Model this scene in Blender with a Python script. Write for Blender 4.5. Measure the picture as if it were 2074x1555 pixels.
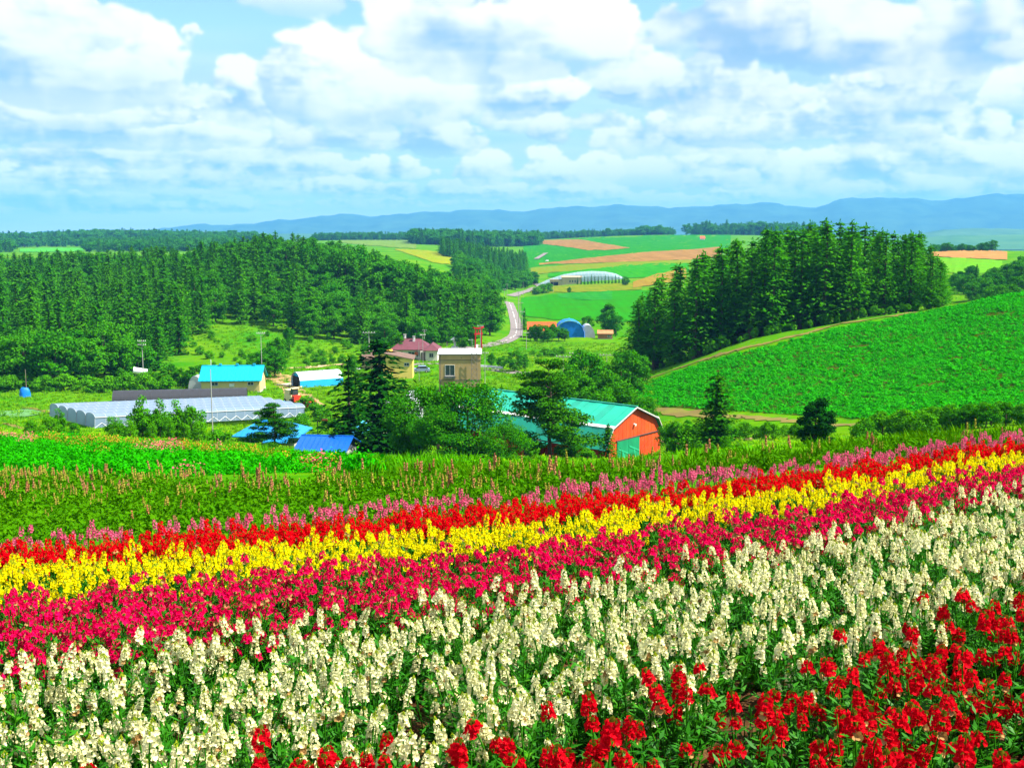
import bpy, math, random
import numpy as np
from mathutils import Vector, Matrix

# ------------------------------------------------------------------ camera, sky, sun, exposure
sc = bpy.context.scene
for o in list(bpy.data.objects):
    bpy.data.objects.remove(o)
COL = sc.collection
FPX, CX, CY, ROW0 = 2224.0, 1037.0, 777.5, 470.0
PITCH = math.atan((CY - ROW0) / FPX)
cam = bpy.data.cameras.new("camera")
cam.sensor_fit = 'HORIZONTAL'
cam.sensor_width = 36.0
cam.lens = 36.0 * FPX / 2074.0
cam.clip_start = 0.1
cam.clip_end = 60000.0
camo = bpy.data.objects.new("camera", cam)
COL.objects.link(camo)
camo.location = (0, 0, 0)
camo.rotation_euler = (math.pi / 2 - PITCH, 0, 0)
sc.camera = camo

SUN_EL, SUN_AZ = math.radians(52), math.radians(98)
SUN_DIR = Vector((math.cos(SUN_EL) * math.sin(SUN_AZ), math.cos(SUN_EL) * math.cos(SUN_AZ), math.sin(SUN_EL)))
sun = bpy.data.lights.new("sun", 'SUN')
sun.energy = 5.0
sun.angle = math.radians(0.5)
sun.color = (1.0, 0.95, 0.84)
suno = bpy.data.objects.new("sun", sun)
COL.objects.link(suno)
suno.rotation_euler = SUN_DIR.to_track_quat('Z', 'Y').to_euler()

sc.view_settings.view_transform = 'Standard'
sc.view_settings.look = 'None'
sc.view_settings.gamma = 1.0
sc.view_settings.use_curve_mapping = False
sc.view_settings.exposure = 1.55
cy = sc.cycles
cy.max_bounces = 5
cy.diffuse_bounces = 1
cy.glossy_bounces = 2
cy.transmission_bounces = 3
cy.transparent_max_bounces = 6
cy.volume_bounces = 0
cy.use_denoising = True
try:
    cy.denoiser = 'OPENIMAGEDENOISE'
    cy.denoising_prefilter = 'ACCURATE'
except Exception:
    pass
cy.caustics_reflective = False
cy.caustics_refractive = False
cy.sample_clamp_indirect = 4.0

SKY_STRENGTH = 0.085

class NG:
    """small helper for writing node trees as expressions"""
    def __init__(self, tree):
        self.t = tree
        self.n = tree.nodes
        self.l = tree.links
    def node(self, idn, **kw):
        nd = self.n.new(idn)
        for k, v in kw.items():
            setattr(nd, k, v)
        return nd
    def put(self, sock, v):
        if v is None:
            return
        if isinstance(v, bpy.types.NodeSocket):
            self.l.new(v, sock)
        else:
            sock.default_value = v
    def m(self, op, a, b=None, c=None, clamp=False):
        nd = self.node('ShaderNodeMath', operation=op, use_clamp=clamp)
        self.put(nd.inputs[0], a)
        self.put(nd.inputs[1], b)
        self.put(nd.inputs[2], c)
        return nd.outputs[0]
    def vec(self, x, y, z):
        nd = self.node('ShaderNodeCombineXYZ')
        self.put(nd.inputs[0], x); self.put(nd.inputs[1], y); self.put(nd.inputs[2], z)
        return nd.outputs[0]
    def noise(self, v, scale=1.0, detail=4.0, rough=0.55, dist=0.0, dim='3D', lac=2.0):
        nd = self.node('ShaderNodeTexNoise', noise_dimensions=dim)
        self.put(nd.inputs['Vector'], v)
        nd.inputs['Scale'].default_value = scale
        nd.inputs['Detail'].default_value = detail
        nd.inputs['Roughness'].default_value = rough
        nd.inputs['Lacunarity'].default_value = lac
        nd.inputs['Distortion'].default_value = dist
        return nd.outputs[0]
    def smooth(self, v, a, b):
        nd = self.node('ShaderNodeMapRange', interpolation_type='SMOOTHSTEP')
        self.put(nd.inputs[0], v)
        self.put(nd.inputs[1], a); self.put(nd.inputs[2], b)
        return nd.outputs[0]
    def lin(self, v, a, b, c=0.0, d=1.0):
        nd = self.node('ShaderNodeMapRange')
        self.put(nd.inputs[0], v)
        self.put(nd.inputs[1], a); self.put(nd.inputs[2], b)
        self.put(nd.inputs[3], c); self.put(nd.inputs[4], d)
        return nd.outputs[0]
    def mix(self, f, a, b, mode='MIX'):
        nd = self.node('ShaderNodeMix', data_type='RGBA', blend_type=mode)
        self.put(nd.inputs[0], f)
        self.put(nd.inputs[6], a if isinstance(a, bpy.types.NodeSocket) else (*a, 1.0)[:4])
        self.put(nd.inputs[7], b if isinstance(b, bpy.types.NodeSocket) else (*b, 1.0)[:4])
        return nd.outputs[2]

def cloud_map(W=4096, H=512, seed=7):
    """broken cumulus over the whole sky: colour and cover by azimuth (columns) and square root of height (rows)"""
    g = np.random.default_rng(seed)
    # one tile of billowing noise, several octaves of lattice noise
    T = 1024
    def lattice(n):
        a = g.uniform(-1, 1, (n, n))
        t = np.arange(T) / T * n
        i = t.astype(int); f = t - i; f = f * f * f * (f * (f * 6 - 15) + 10)
        i1 = (i + 1) % n
        r = a[i][:, :] * (1 - f)[:, None] + a[i1] * f[:, None]
        return r[:, i] * (1 - f)[None, :] + r[:, i1] * f[None, :]
    soft = sum(lattice(n) * w for n, w in ((8, 1.0), (16, .5), (32, .25), (64, .12)))
    puff = sum((np.abs(lattice(n)) * 2 - .9) * w for n, w in ((10, 1.0), (20, .62), (41, .40), (83, .26), (167, .15), (331, .08)))
    soft /= soft.std(); puff /= puff.std()
    az = (np.arange(W) + .5) / W * 2 * math.pi - math.pi
    el = ((np.arange(H) + .5) / H) ** 2
    rgb = np.zeros((H, W, 3), np.float32); al = np.zeros((H, W), np.float32)
    WHT = np.array([1.26, 1.25, 1.24]); GRY = np.array([0.42, 0.66, 0.88]); BLU = np.array([.24, .58, .94])
    def sample(tex, X, Y):
        X = np.mod(X, 1.0) * T; Y = np.mod(Y, 1.0) * T
        x0 = X.astype(int) % T; y0 = Y.astype(int) % T; fx = X - np.floor(X); fy = Y - np.floor(Y)
        x1 = (x0 + 1) % T; y1 = (y0 + 1) % T
        return (tex[y0, x0] * (1 - fx) + tex[y0, x1] * fx) * (1 - fy) + (tex[y1, x0] * (1 - fx) + tex[y1, x1] * fx) * fy
    def paint(a0, b, w, h, bright=1.0, opq=1.0, ox=None, flat=.22, grey=0.0, rough=1.0):
        """cloud with its flat base at height b: half width w, height h (radians)"""
        ox = g.uniform(0, 1, 2) if ox is None else ox
        lo, hi = b - h * .9, b + h * 1.9
        r = np.nonzero((el > lo) & (el < hi))[0]
        c0 = int((a0 - w * 1.7 + math.pi) / (2 * math.pi) * W); c1 = int((a0 + w * 1.7 + math.pi) / (2 * math.pi) * W)
        if len(r) < 2 or c1 - c0 < 2: return
        c = np.arange(c0, c1)
        A = ((c + .5) / W * 2 * math.pi - math.pi - a0)[None, :]
        E = (el[r] - b)[:, None]
        c = np.mod(c, W)
        x = A / w; y = E / h
        k = .085 / max(h, .004) * .55                         # noise scale follows the cloud's size
        X = ox[0] + A * k * .62 + 0 * E; Y = ox[1] + E * k + 0 * A
        n1 = sample(soft, X * .55, Y * .55); n2 = sample(puff, X, Y)
        yy = np.where(y > 0, y, y / flat * .6)
        d = 1.06 - np.abs(x) ** 1.7 - np.abs(yy) ** 1.7 + (.46 * n1 + .36 * n2) * rough
        d = d - np.clip(-y, 0, 1) * .3
        m = np.clip(d / .22, 0, 1); m = m * m * (3 - 2 * m)
        soft_low = np.clip((y + .9) / .95, 0, 1)
        m = m * soft_low ** 1.5 * opq
        # relief: lit from above and a little from the sunny side
        e = .05
        dn = .34 * (sample(soft, (X + e * .35) * .55, (Y + e) * .55) - n1) * .55 + .24 * (sample(puff, X + .012, Y + .020) - n2)
        relief = -(dn) * 1.5
        lit = .64 + .40 * np.clip(y, -1, 1) + relief * .85 - .12 * np.clip(d - .7, 0, 1) + .06 * x
        lit = lit - grey
        lit = np.clip(lit, 0, 1); lit = lit * lit * (3 - 2 * lit)
        low = np.clip(.5 - y * .9, 0, 1) * .25
        colr = (GRY[None, None] * (1 - lit[..., None]) + WHT[None, None] * lit[..., None]) * (1 - low[..., None]) + BLU * low[..., None]
        colr = colr * bright
        i = np.ix_(r, c)
        m3 = m[..., None]
        rgb[i] = rgb[i] * (1 - m3) + colr * m3
        al[i] = al[i] * (1 - m) + m
    # veil: thin high haze, stronger low down
    vx, vy = np.meshgrid(az, el)
    veil = np.clip(.88 - .86 * np.clip((vy - .13) / .045, 0, 1) + .07 * sample(soft, vx * .55, np.sqrt(vy) * 1.6), 0, .92)
    al[:] = veil
    vt = np.clip(sample(soft, vx * .9 + .3, vy * 6.0 + .2) * .22 + .45, 0, 1)[..., None]
    lowb = np.clip(1 - vy / .05, 0, 1)[..., None] * .6
    rgb[:] = (np.array([.42, .72, .98]) * (1 - vt) + np.array([.74, .90, 1.02]) * vt) * (1 - lowb) + np.array([.80, .95, 1.06]) * lowb
    rgb *= 1.0
    def P(px, row):
        u, t = ((px - 1037) / 2224.0), (777.5 - row) / 2224.0
        p = math.atan((777.5 - 470) / 2224.0)
        y = math.cos(p) + t * math.sin(p); z = -math.sin(p) + t * math.cos(p)
        L = math.sqrt(u * u + y * y + z * z)
        return math.atan2(u, y), z / L
    jobs = []
    # the clouds in view: column, base row, half width, height (pixels), brightness, opacity, grey
    for (px, row, hw, hh, br, op, gy) in [
        (90, 425, 200, 26, .95, .6, .1), (420, 425, 190, 22, .97, .7, .05), (700, 415, 170, 20, .95, .6, .1), (980, 412, 160, 20, .95, .6, .1), (1250, 405, 190, 22, .95, .7, .05), (1560, 400, 170, 20, .98, .7, .05), (1850, 392, 190, 24, .97, .7, .05), (2080, 385, 120, 26, .95, .6, .1),
        (60, 395, 170, 55, 1.0, .85, .0), (330, 398, 150, 34, .97, .7, .1), (560, 385, 160, 30, .97, .75, .05), (860, 395, 170, 28, .95, .7, .1), (1160, 392, 120, 28, .97, .8, .02), (1420, 375, 110, 40, .97, .8, .1), (1640, 380, 150, 45, .95, .9, .05), (1930, 380, 170, 60, .98, .9, .05),
        (110, 372, 150, 48, 1.0, .9, .02), (760, 352, 120, 46, 1.0, .95, .0), (965, 356, 78, 62, 1.0, 1.0, -.06), (1120, 362, 70, 58, 1.0, .95, .0), (1205, 352, 55, 52, 1.0, .95, .0), (1600, 352, 190, 62, 1.0, .97, -.02), (1840, 368, 130, 66, 1.0, .97, -.04), (2050, 358, 90, 60, .98, .9, .0),
        (430, 306, 160, 64, 1.0, .98, -.03), (620, 300, 120, 50, .97, .85, .1), (1290, 296, 150, 80, .97, .9, .10), (1480, 270, 130, 70, .96, .85, .12), (1980, 268, 70, 60, 1.0, .9, .0), (1780, 300, 120, 50, .95, .6, .15),
        (150, 270, 250, 88, 1.0, 1.0, -.06), (640, 235, 240, 90, .99, .95, .05), (1010, 222, 150, 78, 1.0, 1.0, -.06), (1560, 215, 160, 60, .97, .8, .12), (1742, 165, 36, 36, 1.0, .95, -.08), (2066, 190, 60, 80, 1.0, .9, .0), (1900, 200, 170, 60, .94, .6, .2),
        (110, 165, 250, 150, 1.0, .98, .02), (330, 190, 130, 90, 1.0, .95, .02), (560, 165, 170, 80, 1.0, .98, -.02), (800, 200, 330, 155, 1.0, 1.0, -.05), (985, 100, 190, 160, 1.0, 1.0, -.02), (1255, 140, 120, 110, 1.0, 1.0, -.06), (1700, 120, 360, 120, .93, .95, .16), (1480, 80, 160, 110, .92, .9, .2), (1950, 110, 220, 150, .92, .95, .16), (60, 60, 190, 120, 1.0, .97, .0), (1330, 350, 130, 55, .98, .9, .06), (1500, 330, 110, 50, .97, .85, .08), (520, 345, 140, 44, .97, .85, .08), (300, 372, 160, 40, .97, .85, .05), (880, 300, 140, 56, .96, .85, .12), (1660, 262, 170, 60, .97, .85, .1), (1850, 240, 160, 55, .97, .8, .1), (1130, 250, 150, 60, .97, .9, .08), (260, 240, 170, 60, .97, .9, .06), (1450, 160, 150, 60, .95, .85, .16), (1800, 180, 150, 60, .96, .85, .1), (1980, 330, 130, 60, 1.0, .95, -.02), (640, 385, 110, 26, .98, .85, .02), (1030, 388, 110, 24, .98, .85, .02), (1480, 398, 120, 24, .98, .8, .02), (230, 130, 160, 110, 1.0, .95, .02), (700, 290, 200, 60, .95, .75, .14), (1080, 290, 190, 60, .95, .8, .12), (250, 330, 200, 40, .95, .7, .12), (1880, 280, 200, 60, .94, .7, .15), (1380, 200, 200, 70, .94, .8, .18), (390, 66, 26, 26, 1.0, .9, -.06),
    ]:
        a, b = P(px, row)
        jobs.append((b, a, b, hw / 2224.0, hh / 2224.0 * 1.08, br, op, gy))
    # the same weather all round and overhead
    for k in range(520):
        a = g.uniform(-math.pi, math.pi)
        b = .018 + .72 * g.uniform(0, 1) ** 2.6
        if abs(a) < .52 and b < .185: continue
        s = (.012 + .42 * b) * g.uniform(.6, 1.4)
        jobs.append((b, a, b, s * 1.25, s * .62, g.uniform(.93, 1.0), g.uniform(.75, 1.0), g.uniform(-.05, .15)))
    jobs.sort(key=lambda j: j[0])
    for (_, a, b, w, h, br, op, gy) in jobs: paint(a, b, w, h, br, op, grey=gy)
    return rgb, al

CLOUD_RADIANCE = 0.345
def build_world():
    w = bpy.data.worlds.new("World")
    sc.world = w
    w.use_nodes = True
    g = NG(w.node_tree)
    g.n.clear()
    out = g.node('ShaderNodeOutputWorld')
    bg = g.node('ShaderNodeBackground')
    g.l.new(bg.outputs[0], out.inputs[0])
    sky = g.node('ShaderNodeTexSky')
    sky.sky_type = 'NISHITA'
    sky.sun_disc = False
    sky.sun_elevation = SUN_EL
    sky.sun_rotation = SUN_AZ
    sky.altitude = 250.0
    sky.air_density = 1.0
    sky.dust_density = 0.0
    sky.ozone_density = 6.0
    tc = g.node('ShaderNodeTexCoord')
    sep = g.node('ShaderNodeSeparateXYZ')
    g.l.new(tc.outputs['Generated'], sep.inputs[0])
    dx, dy, dz = sep.outputs
    # clouds are computed here, not loaded: a buffer by azimuth and height
    rgb, al = cloud_map()
    H, W = al.shape
    im = bpy.data.images.new("clouds", W, H, alpha=True, float_buffer=True)
    im.colorspace_settings.name = 'Non-Color'
    im.alpha_mode = 'CHANNEL_PACKED'
    buf = np.concatenate([rgb, al[..., None]], -1).astype(np.float32)
    im.pixels.foreach_set(buf.ravel())
    im.update()
    im.pack()
    tx = g.node('ShaderNodeTexImage', image=im, interpolation='Cubic', extension='EXTEND')
    u = g.m('MULTIPLY_ADD', g.m('ARCTAN2', dx, dy), 1.0 / (2 * math.pi), 0.5)
    v = g.m('SQRT', g.m('MAXIMUM', dz, 0.0))
    g.l.new(g.vec(u, v, 0.0), tx.inputs[0])
    k = CLOUD_RADIANCE / SKY_STRENGTH
    cc = g.mix(1.0, tx.outputs['Color'], (k, k, k), 'MULTIPLY')
    col = g.mix(tx.outputs['Alpha'], sky.outputs[0], cc)
    bg.inputs[1].default_value = SKY_STRENGTH
    g.l.new(col, bg.inputs[0])
    try:
        w.cycles.sampling_method = 'MANUAL'
        w.cycles.sample_map_resolution = 1024
    except Exception:
        pass
build_world()

# ------------------------------------------------------------------ helpers
def tag(o, label=None, cat=None, group=None, kind=None):
    if label: o["label"] = label
    if cat: o["category"] = cat
    if group: o["group"] = group
    if kind: o["kind"] = kind
    return o

def link(o, parent=None):
    COL.objects.link(o)
    if parent is not None:
        o.parent = parent
    return o

def obj(name, me, parent=None, loc=None, rot=None, scale=None):
    o = bpy.data.objects.new(name, me)
    link(o, parent)
    if loc is not None: o.location = loc
    if rot is not None: o.rotation_euler = rot
    if scale is not None: o.scale = scale
    return o

def empty(name, loc=(0, 0, 0), rz=0.0):
    o = bpy.data.objects.new(name, None)
    o.empty_display_size = 0.2
    COL.objects.link(o)
    o.location = loc
    o.rotation_euler = (0, 0, rz)
    return o

def mesh(name, verts, faces, mats=(), fm=None, smooth=False):
    me = bpy.data.meshes.new(name)
    me.from_pydata([tuple(map(float, v)) for v in verts], [], faces)
    for m in mats: me.materials.append(m)
    if fm is not None: me.polygons.foreach_set('material_index', np.asarray(fm, dtype=np.int32))
    if smooth: me.polygons.foreach_set('use_smooth', np.ones(len(me.polygons), dtype=bool))
    me.update()
    return me

def qmesh(name, V, Q, mats=(), fm=None, smooth=False):
    """fast mesh from numpy: V (n,3), Q (m,4) quads"""
    V = np.asarray(V, np.float32).reshape(-1, 3)
    Q = np.asarray(Q, np.int32).reshape(-1, 4)
    me = bpy.data.meshes.new(name)
    me.vertices.add(len(V)); me.vertices.foreach_set('co', V.ravel())
    me.loops.add(Q.size); me.loops.foreach_set('vertex_index', Q.ravel())
    me.polygons.add(len(Q)); me.polygons.foreach_set('loop_start', np.arange(0, Q.size, 4, dtype=np.int32))
    for m in mats: me.materials.append(m)
    if fm is not None: me.polygons.foreach_set('material_index', np.asarray(fm, np.int32))
    if smooth: me.polygons.foreach_set('use_smooth', np.ones(len(Q), bool))
    me.update(calc_edges=True)
    me.validate()
    return me

def grid_quads(nr, nc):
    i = np.arange(nr - 1)[:, None] * nc + np.arange(nc - 1)[None, :]
    return np.stack([i, i + 1, i + nc + 1, i + nc], -1).reshape(-1, 4)

MATS = {}
def mat(name, c, rough=0.8, var=0.18, scale=2.0, spec=0.25, metal=0.0, c2=None, bump=0.0, bscale=30.0, detail=4.0, rand=0.0, coord='Object'):
    if name in MATS: return MATS[name]
    m = bpy.data.materials.new(name)
    m.use_nodes = True
    g = NG(m.node_tree)
    b = g.n['Principled BSDF']
    b.inputs['Roughness'].default_value = rough
    b.inputs['Specular IOR Level'].default_value = spec
    b.inputs['Metallic'].default_value = metal
    tc = g.node('ShaderNodeTexCoord')
    n = g.noise(tc.outputs[coord], scale, detail, 0.6)
    f = g.lin(n, 0.3, 0.7)
    if rand:
        oi = g.node('ShaderNodeObjectInfo')
        f = g.m('ADD', g.m('MULTIPLY', f, 1 - rand), g.m('MULTIPLY', oi.outputs['Random'], rand))
    a = tuple(x * (1 - var) for x in c)
    d = tuple(min(1.0, x * (1 + var)) for x in c) if c2 is None else c2
    g.l.new(g.mix(f, a, d), b.inputs['Base Color'])
    if bump:
        nb = g.noise(tc.outputs[coord], bscale, 4.0, 0.6)
        bp = g.node('ShaderNodeBump')
        bp.inputs['Strength'].default_value = bump
        bp.inputs['Distance'].default_value = 0.05
        g.l.new(nb, bp.inputs['Height'])
        g.l.new(bp.outputs[0], b.inputs['Normal'])
    MATS[name] = m
    return m

def leafmat(name, a, b, c=None, rough=0.8, spec=0.0, trans=0.3, scale=1.5, rand=0.5, rf=1.0, tt=(1.0, 1.0, 0.6)):
    """leaf with light passing through; a..b by noise, blended by each tree's own random tint"""
    if name in MATS: return MATS[name]
    if rf != 1.0:
        a, b = (a[0] * rf, a[1], a[2]), (b[0] * rf, b[1], b[2])
        if c is not None: c = (c[0] * rf, c[1], c[2])
    m = bpy.data.materials.new(name)
    m.use_nodes = True
    g = NG(m.node_tree)
    p = g.n['Principled BSDF']
    out = g.n['Material Output']
    p.inputs['Roughness'].default_value = rough
    p.inputs['Specular IOR Level'].default_value = spec
    tc = g.node('ShaderNodeTexCoord')
    oi = g.node('ShaderNodeObjectInfo')
    n = g.lin(g.noise(tc.outputs['Object'], scale, 3.0, 0.6), 0.32, 0.68)
    f = g.m('ADD', g.m('MULTIPLY', n, 1 - rand), g.m('MULTIPLY', oi.outputs['Random'], rand))
    col = g.mix(f, a, b)
    if c is not None:
        n2 = g.smooth(g.noise(tc.outputs['Object'], scale * 2.7, 2.0, 0.5), 0.6, 0.72)
        col = g.mix(g.m('MULTIPLY', n2, 0.7), col, c)
    g.l.new(col, p.inputs['Base Color'])
    if trans:
        tr = g.node('ShaderNodeBsdfTranslucent')
        g.l.new(g.mix(1.0, col, tt, 'MULTIPLY'), tr.inputs[0])
        mx = g.node('ShaderNodeMixShader')
        mx.inputs[0].default_value = trans
        g.l.new(p.outputs[0], mx.inputs[1]); g.l.new(tr.outputs[0], mx.inputs[2])
        g.l.new(mx.outputs[0], out.inputs['Surface'])
    MATS[name] = m
    return m

# ------------------------------------------------------------------ terrain
SP, CP = math.sin(PITCH), math.cos(PITCH)
def ray(px, row):
    """direction of a sight line as (x/y, z/y)"""
    a = (np.asarray(px, float) - CX) / FPX
    b = (CY - np.asarray(row, float)) / FPX
    d = CP + b * SP
    return a / d, (-SP + b * CP) / d

def project(x, y, z):
    dep = y * CP - z * SP
    return CX + FPX * x / dep, CY - FPX * (y * SP + z * CP) / dep

def near_z(x, y):
    return -1.65 - 0.13 * y + 0.06 * x

PROFILE = {
    0: "30:968 60:893 100:882 150:873 180:850 215:800 260:752 300:715 360:660 450:600 550:562 700:540 1000:520 1500:510 2000:500 2400:490 3000:500 4500:492",
    250: "30:960 60:905 100:890 150:875 180:848 215:800 260:752 300:712 340:680 400:630 500:570 600:545 750:530 1000:518 1500:508 2000:497 2400:480 3000:500 4500:490",
    450: "30:955 60:925 100:908 130:898 150:886 166:872 180:846 215:800 260:752 310:700 350:655 400:610 470:560 540:538 650:535 1000:520 1500:505 2100:492 2600:488 4500:488",
    560: "30:953 60:935 90:925 125:914 150:893 166:880 180:846 215:800 260:752 310:705 350:660 410:600 470:548 530:530 620:532 900:522 1400:505 2000:490 2600:488 4500:488",
    700: "30:955 60:945 90:935 110:926 130:914 155:890 170:866 185:838 215:797 260:750 310:708 360:670 420:612 490:555 560:527 650:524 900:520 1300:503 1900:487 2600:486 4500:486",
    850: "25:958 50:950 80:942 110:935 135:915 155:880 185:838 215:797 260:750 310:710 360:680 420:640 480:592 550:560 650:546 750:534 900:522 1200:508 1600:497 2200:487 3000:484 4500:484",
    950: "25:957 50:950 80:943 110:937 135:922 155:882 185:838 215:797 260:752 310:714 360:688 430:655 520:612 620:588 720:568 850:546 1000:528 1300:508 1700:497 2300:486 3000:483 4500:483",
    1037: "25:955 50:948 80:943 110:937 135:928 155:885 185:838 215:798 260:755 310:718 370:691 480:655 600:629 700:611 800:595 900:580 1000:565 1150:545 1350:525 1700:504 2100:493 2700:485 4500:482",
    1200: "25:950 50:943 80:940 110:938 135:930 155:885 185:838 215:798 260:758 310:720 380:684 480:652 600:615 700:594 800:578 900:566 1000:552 1150:534 1350:516 1600:501 2000:486 2300:478 2700:486 4500:482",
    1320: "25:945 50:938 80:936 110:935 135:930 150:880 165:835 185:798 200:785 215:757 240:-30 280:-33 330:715 400:680 500:640 620:600 720:585 820:575 920:555 1050:540 1250:522 1500:505 1900:485 2250:474 2700:484 4500:482",
    1500: "25:937 50:930 80:920 105:903 125:882 148:850 160:805 175:755 190:705 197:695 206:693 235:-23 280:-29 340:-34 420:-37 500:-38 700:590 900:560 1100:536 1300:518 1600:500 2000:483 2300:474 2800:484 4500:480",
    1700: "25:925 50:918 80:912 100:906 125:876 140:852 155:800 175:725 190:672 200:655 208:652 240:-19.5 290:-25 350:-30 450:-34 600:-32 800:-28 1000:-26 1500:-24 2300:480 4500:480",
    1900: "20:905 50:897 80:885 100:872 115:860 130:838 145:795 165:730 185:670 200:630 208:622 240:-17 290:-22 350:-26 420:590 500:565 600:548 700:527 800:510 860:505 950:-18 1200:-30 2000:-60 3000:-75 4500:-70",
    2074: "20:880 50:880 80:872 100:860 115:848 130:815 145:760 165:690 185:625 197:592 205:589 230:-13 280:-20 340:-24 420:585 500:555 600:540 700:522 820:510 880:507 1000:-20 1300:-35 2000:-60 3000:-75 4500:-70",
}
LY0, LY1, NLY = math.log(14.0), math.log(32000.0), 950
NU, UMAX = 361, 0.62
def build_table():
    lys = np.linspace(LY0, LY1, NLY)
    us, T = [], []
    for px, s in PROFILE.items():
        u = float(ray(px, 470)[0])
        ys, ts = [14.0], [near_z(u * 14, 14.0) / 14.0]
        first = float(s.split()[0].split(':')[0])
        if first > 20.5:
            ys.append(20.0); ts.append(near_z(u * 20, 20.0) / 20.0)
        for k in s.split():
            a, b = map(float, k.split(':'))
            ys.append(a)
            ts.append(b / a if b < 0 else float(ray(px, b)[1]))
        for yy, zz in ((6500, -70), (9000, -75), (32000, -85)):
            ys.append(yy); ts.append(zz / yy)
        us.append(u)
        T.append(np.interp(lys, np.log(ys), ts))
    us = np.array(us); T = np.array(T)
    # light smoothing along distance
    k = np.exp(-0.5 * (np.arange(-12, 13) / 5.0) ** 2); k /= k.sum()
    Tp = np.pad(T, ((0, 0), (12, 12)), mode='edge')
    T = np.array([np.convolve(r, k, mode='valid') for r in Tp])
    ug = np.linspace(-UMAX, UMAX, NU)
    G = np.empty((NU, NLY))
    for j in range(NLY):
        G[:, j] = np.interp(ug, us, T[:, j])
    k = np.exp(-0.5 * (np.arange(-12, 13) / 5.5) ** 2); k /= k.sum()
    Gp = np.pad(G, ((12, 12), (0, 0)), mode='edge')
    G = np.stack([np.convolve(Gp[:, j], k, mode='valid') for j in range(NLY)], 1)
    return G
TAB = build_table()
def fan_t(u, y):
    """terrain z/y at x/y = u and distance y"""
    fu = (np.clip(u, -UMAX, UMAX) + UMAX) / (2 * UMAX) * (NU - 1)
    fy = (np.log(np.clip(y, 14.0, 31999.0)) - LY0) / (LY1 - LY0) * (NLY - 1)
    i = np.clip(fu.astype(int), 0, NU - 2); j = np.clip(fy.astype(int), 0, NLY - 2)
    a = fu - i; b = fy - j
    return (TAB[i, j] * (1 - a) + TAB[i + 1, j] * a) * (1 - b) + (TAB[i, j + 1] * (1 - a) + TAB[i + 1, j + 1] * a) * b
def bumps(x, y):
    r = np.sqrt(x * x + y * y)
    k = np.clip((r - 15) / 40, 0, 1)
    return k * (0.10 * np.sin(x * 0.31 + 1.3 * np.sin(y * 0.17)) + 0.08 * np.sin(y * 0.43 + x * 0.21 + 2.0) + 0.06 * np.sin(x * 0.93 - y * 0.71))
def terr(x, y):
    x = np.asarray(x, float); y = np.asarray(y, float)
    ys = np.maximum(y, 14.0)
    zf = fan_t(x / ys, ys) * ys
    zn = near_z(x, y)
    w = np.clip((y - 14.0) / 10.0, 0, 1); w = w * w * (3 - 2 * w)
    zn = np.where(y < 0, np.minimum(zn, -1.65 - 0.05 * y + 0.06 * x), zn)
    return zn * (1 - w) + zf * w + bumps(x, y)

def hit(px, row, ymin=15.0, ymax=15000.0):
    """where sight lines meet the ground"""
    px = np.atleast_1d(np.asarray(px, float)); row = np.atleast_1d(np.asarray(row, float))
    px, row = np.broadcast_arrays(px, row)
    u, t = ray(px, row)
    ys = np.exp(np.linspace(math.log(ymin), math.log(ymax), 700))
    res = np.empty((len(u), 3))
    for i in range(len(u)):
        tt = terr(u[i] * ys, ys) / ys
        k = np.nonzero(tt >= t[i])[0]
        if len(k) == 0:
            y = ys[np.argmax(tt)]
        elif k[0] == 0:
            y = ys[0]
        else:
            j = k[0]
            f = (t[i] - tt[j - 1]) / (tt[j] - tt[j - 1])
            y = ys[j - 1] + f * (ys[j] - ys[j - 1])
        res[i] = (u[i] * y, y, float(terr(u[i] * y, y)))
    return res
def G(px, row, ymin=15.0):
    return Vector(hit(px, row, ymin)[0])
def at(px, y):
    """ground point under image column px at distance y"""
    x = float(ray(px, 640)[0]) * y
    return Vector((x, y, float(terr(x, y))))

# ground sheet
def build_ground():
    ys = np.concatenate([np.linspace(-60, 14, 40), np.exp(np.linspace(math.log(14.5), math.log(300), 260)), np.exp(np.linspace(math.log(303), math.log(15000), 320))])
    us = np.linspace(-1, 1, 321)
    us = np.sign(us) * (0.72 * np.abs(us) + 0.28 * np.abs(us) ** 3)
    half = np.maximum(45.0, 0.78 * ys)
    X = us[None, :] * half[:, None]
    Y = np.repeat(ys[:, None], len(us), 1)
    Z = terr(X, Y)
    V = np.stack([X, Y, Z], -1)
    m = bpy.data.materials.new("grassland"); m.use_nodes = True
    g = NG(m.node_tree); b = g.n['Principled BSDF']
    b.inputs['Roughness'].default_value = 1.0; b.inputs['Specular IOR Level'].default_value = 0.0
    tc = g.node('ShaderNodeTexCoord')
    n1 = g.lin(g.noise(tc.outputs['Object'], 0.035, 5.0, 0.6), 0.35, 0.65)
    n2 = g.lin(g.noise(tc.outputs['Object'], 0.6, 5.0, 0.65), 0.3, 0.7)
    c = g.mix(n1, (0.032, 0.170, 0.001), (0.105, 0.215, 0.001))
    c = g.mix(g.m('MULTIPLY', n2, 0.55), c, (0.020, 0.110, 0.006))
    n3 = g.smooth(g.noise(tc.outputs['Object'], 0.09, 4.0, 0.6), 0.60, 0.72)
    c = g.mix(g.m('MULTIPLY', n3, 0.5), c, (0.17, 0.18, 0.012))
    # tilled farmland greens take over on the far slopes
    g.l.new(c, b.inputs['Base Color'])
    me = qmesh("ground", V.reshape(-1, 3), grid_quads(len(ys), len(us)), [m], smooth=True)
    o = obj("ground", me)
    tag(o, "grassy valley and rolling farmland", None, None, "structure")
build_ground()

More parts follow.
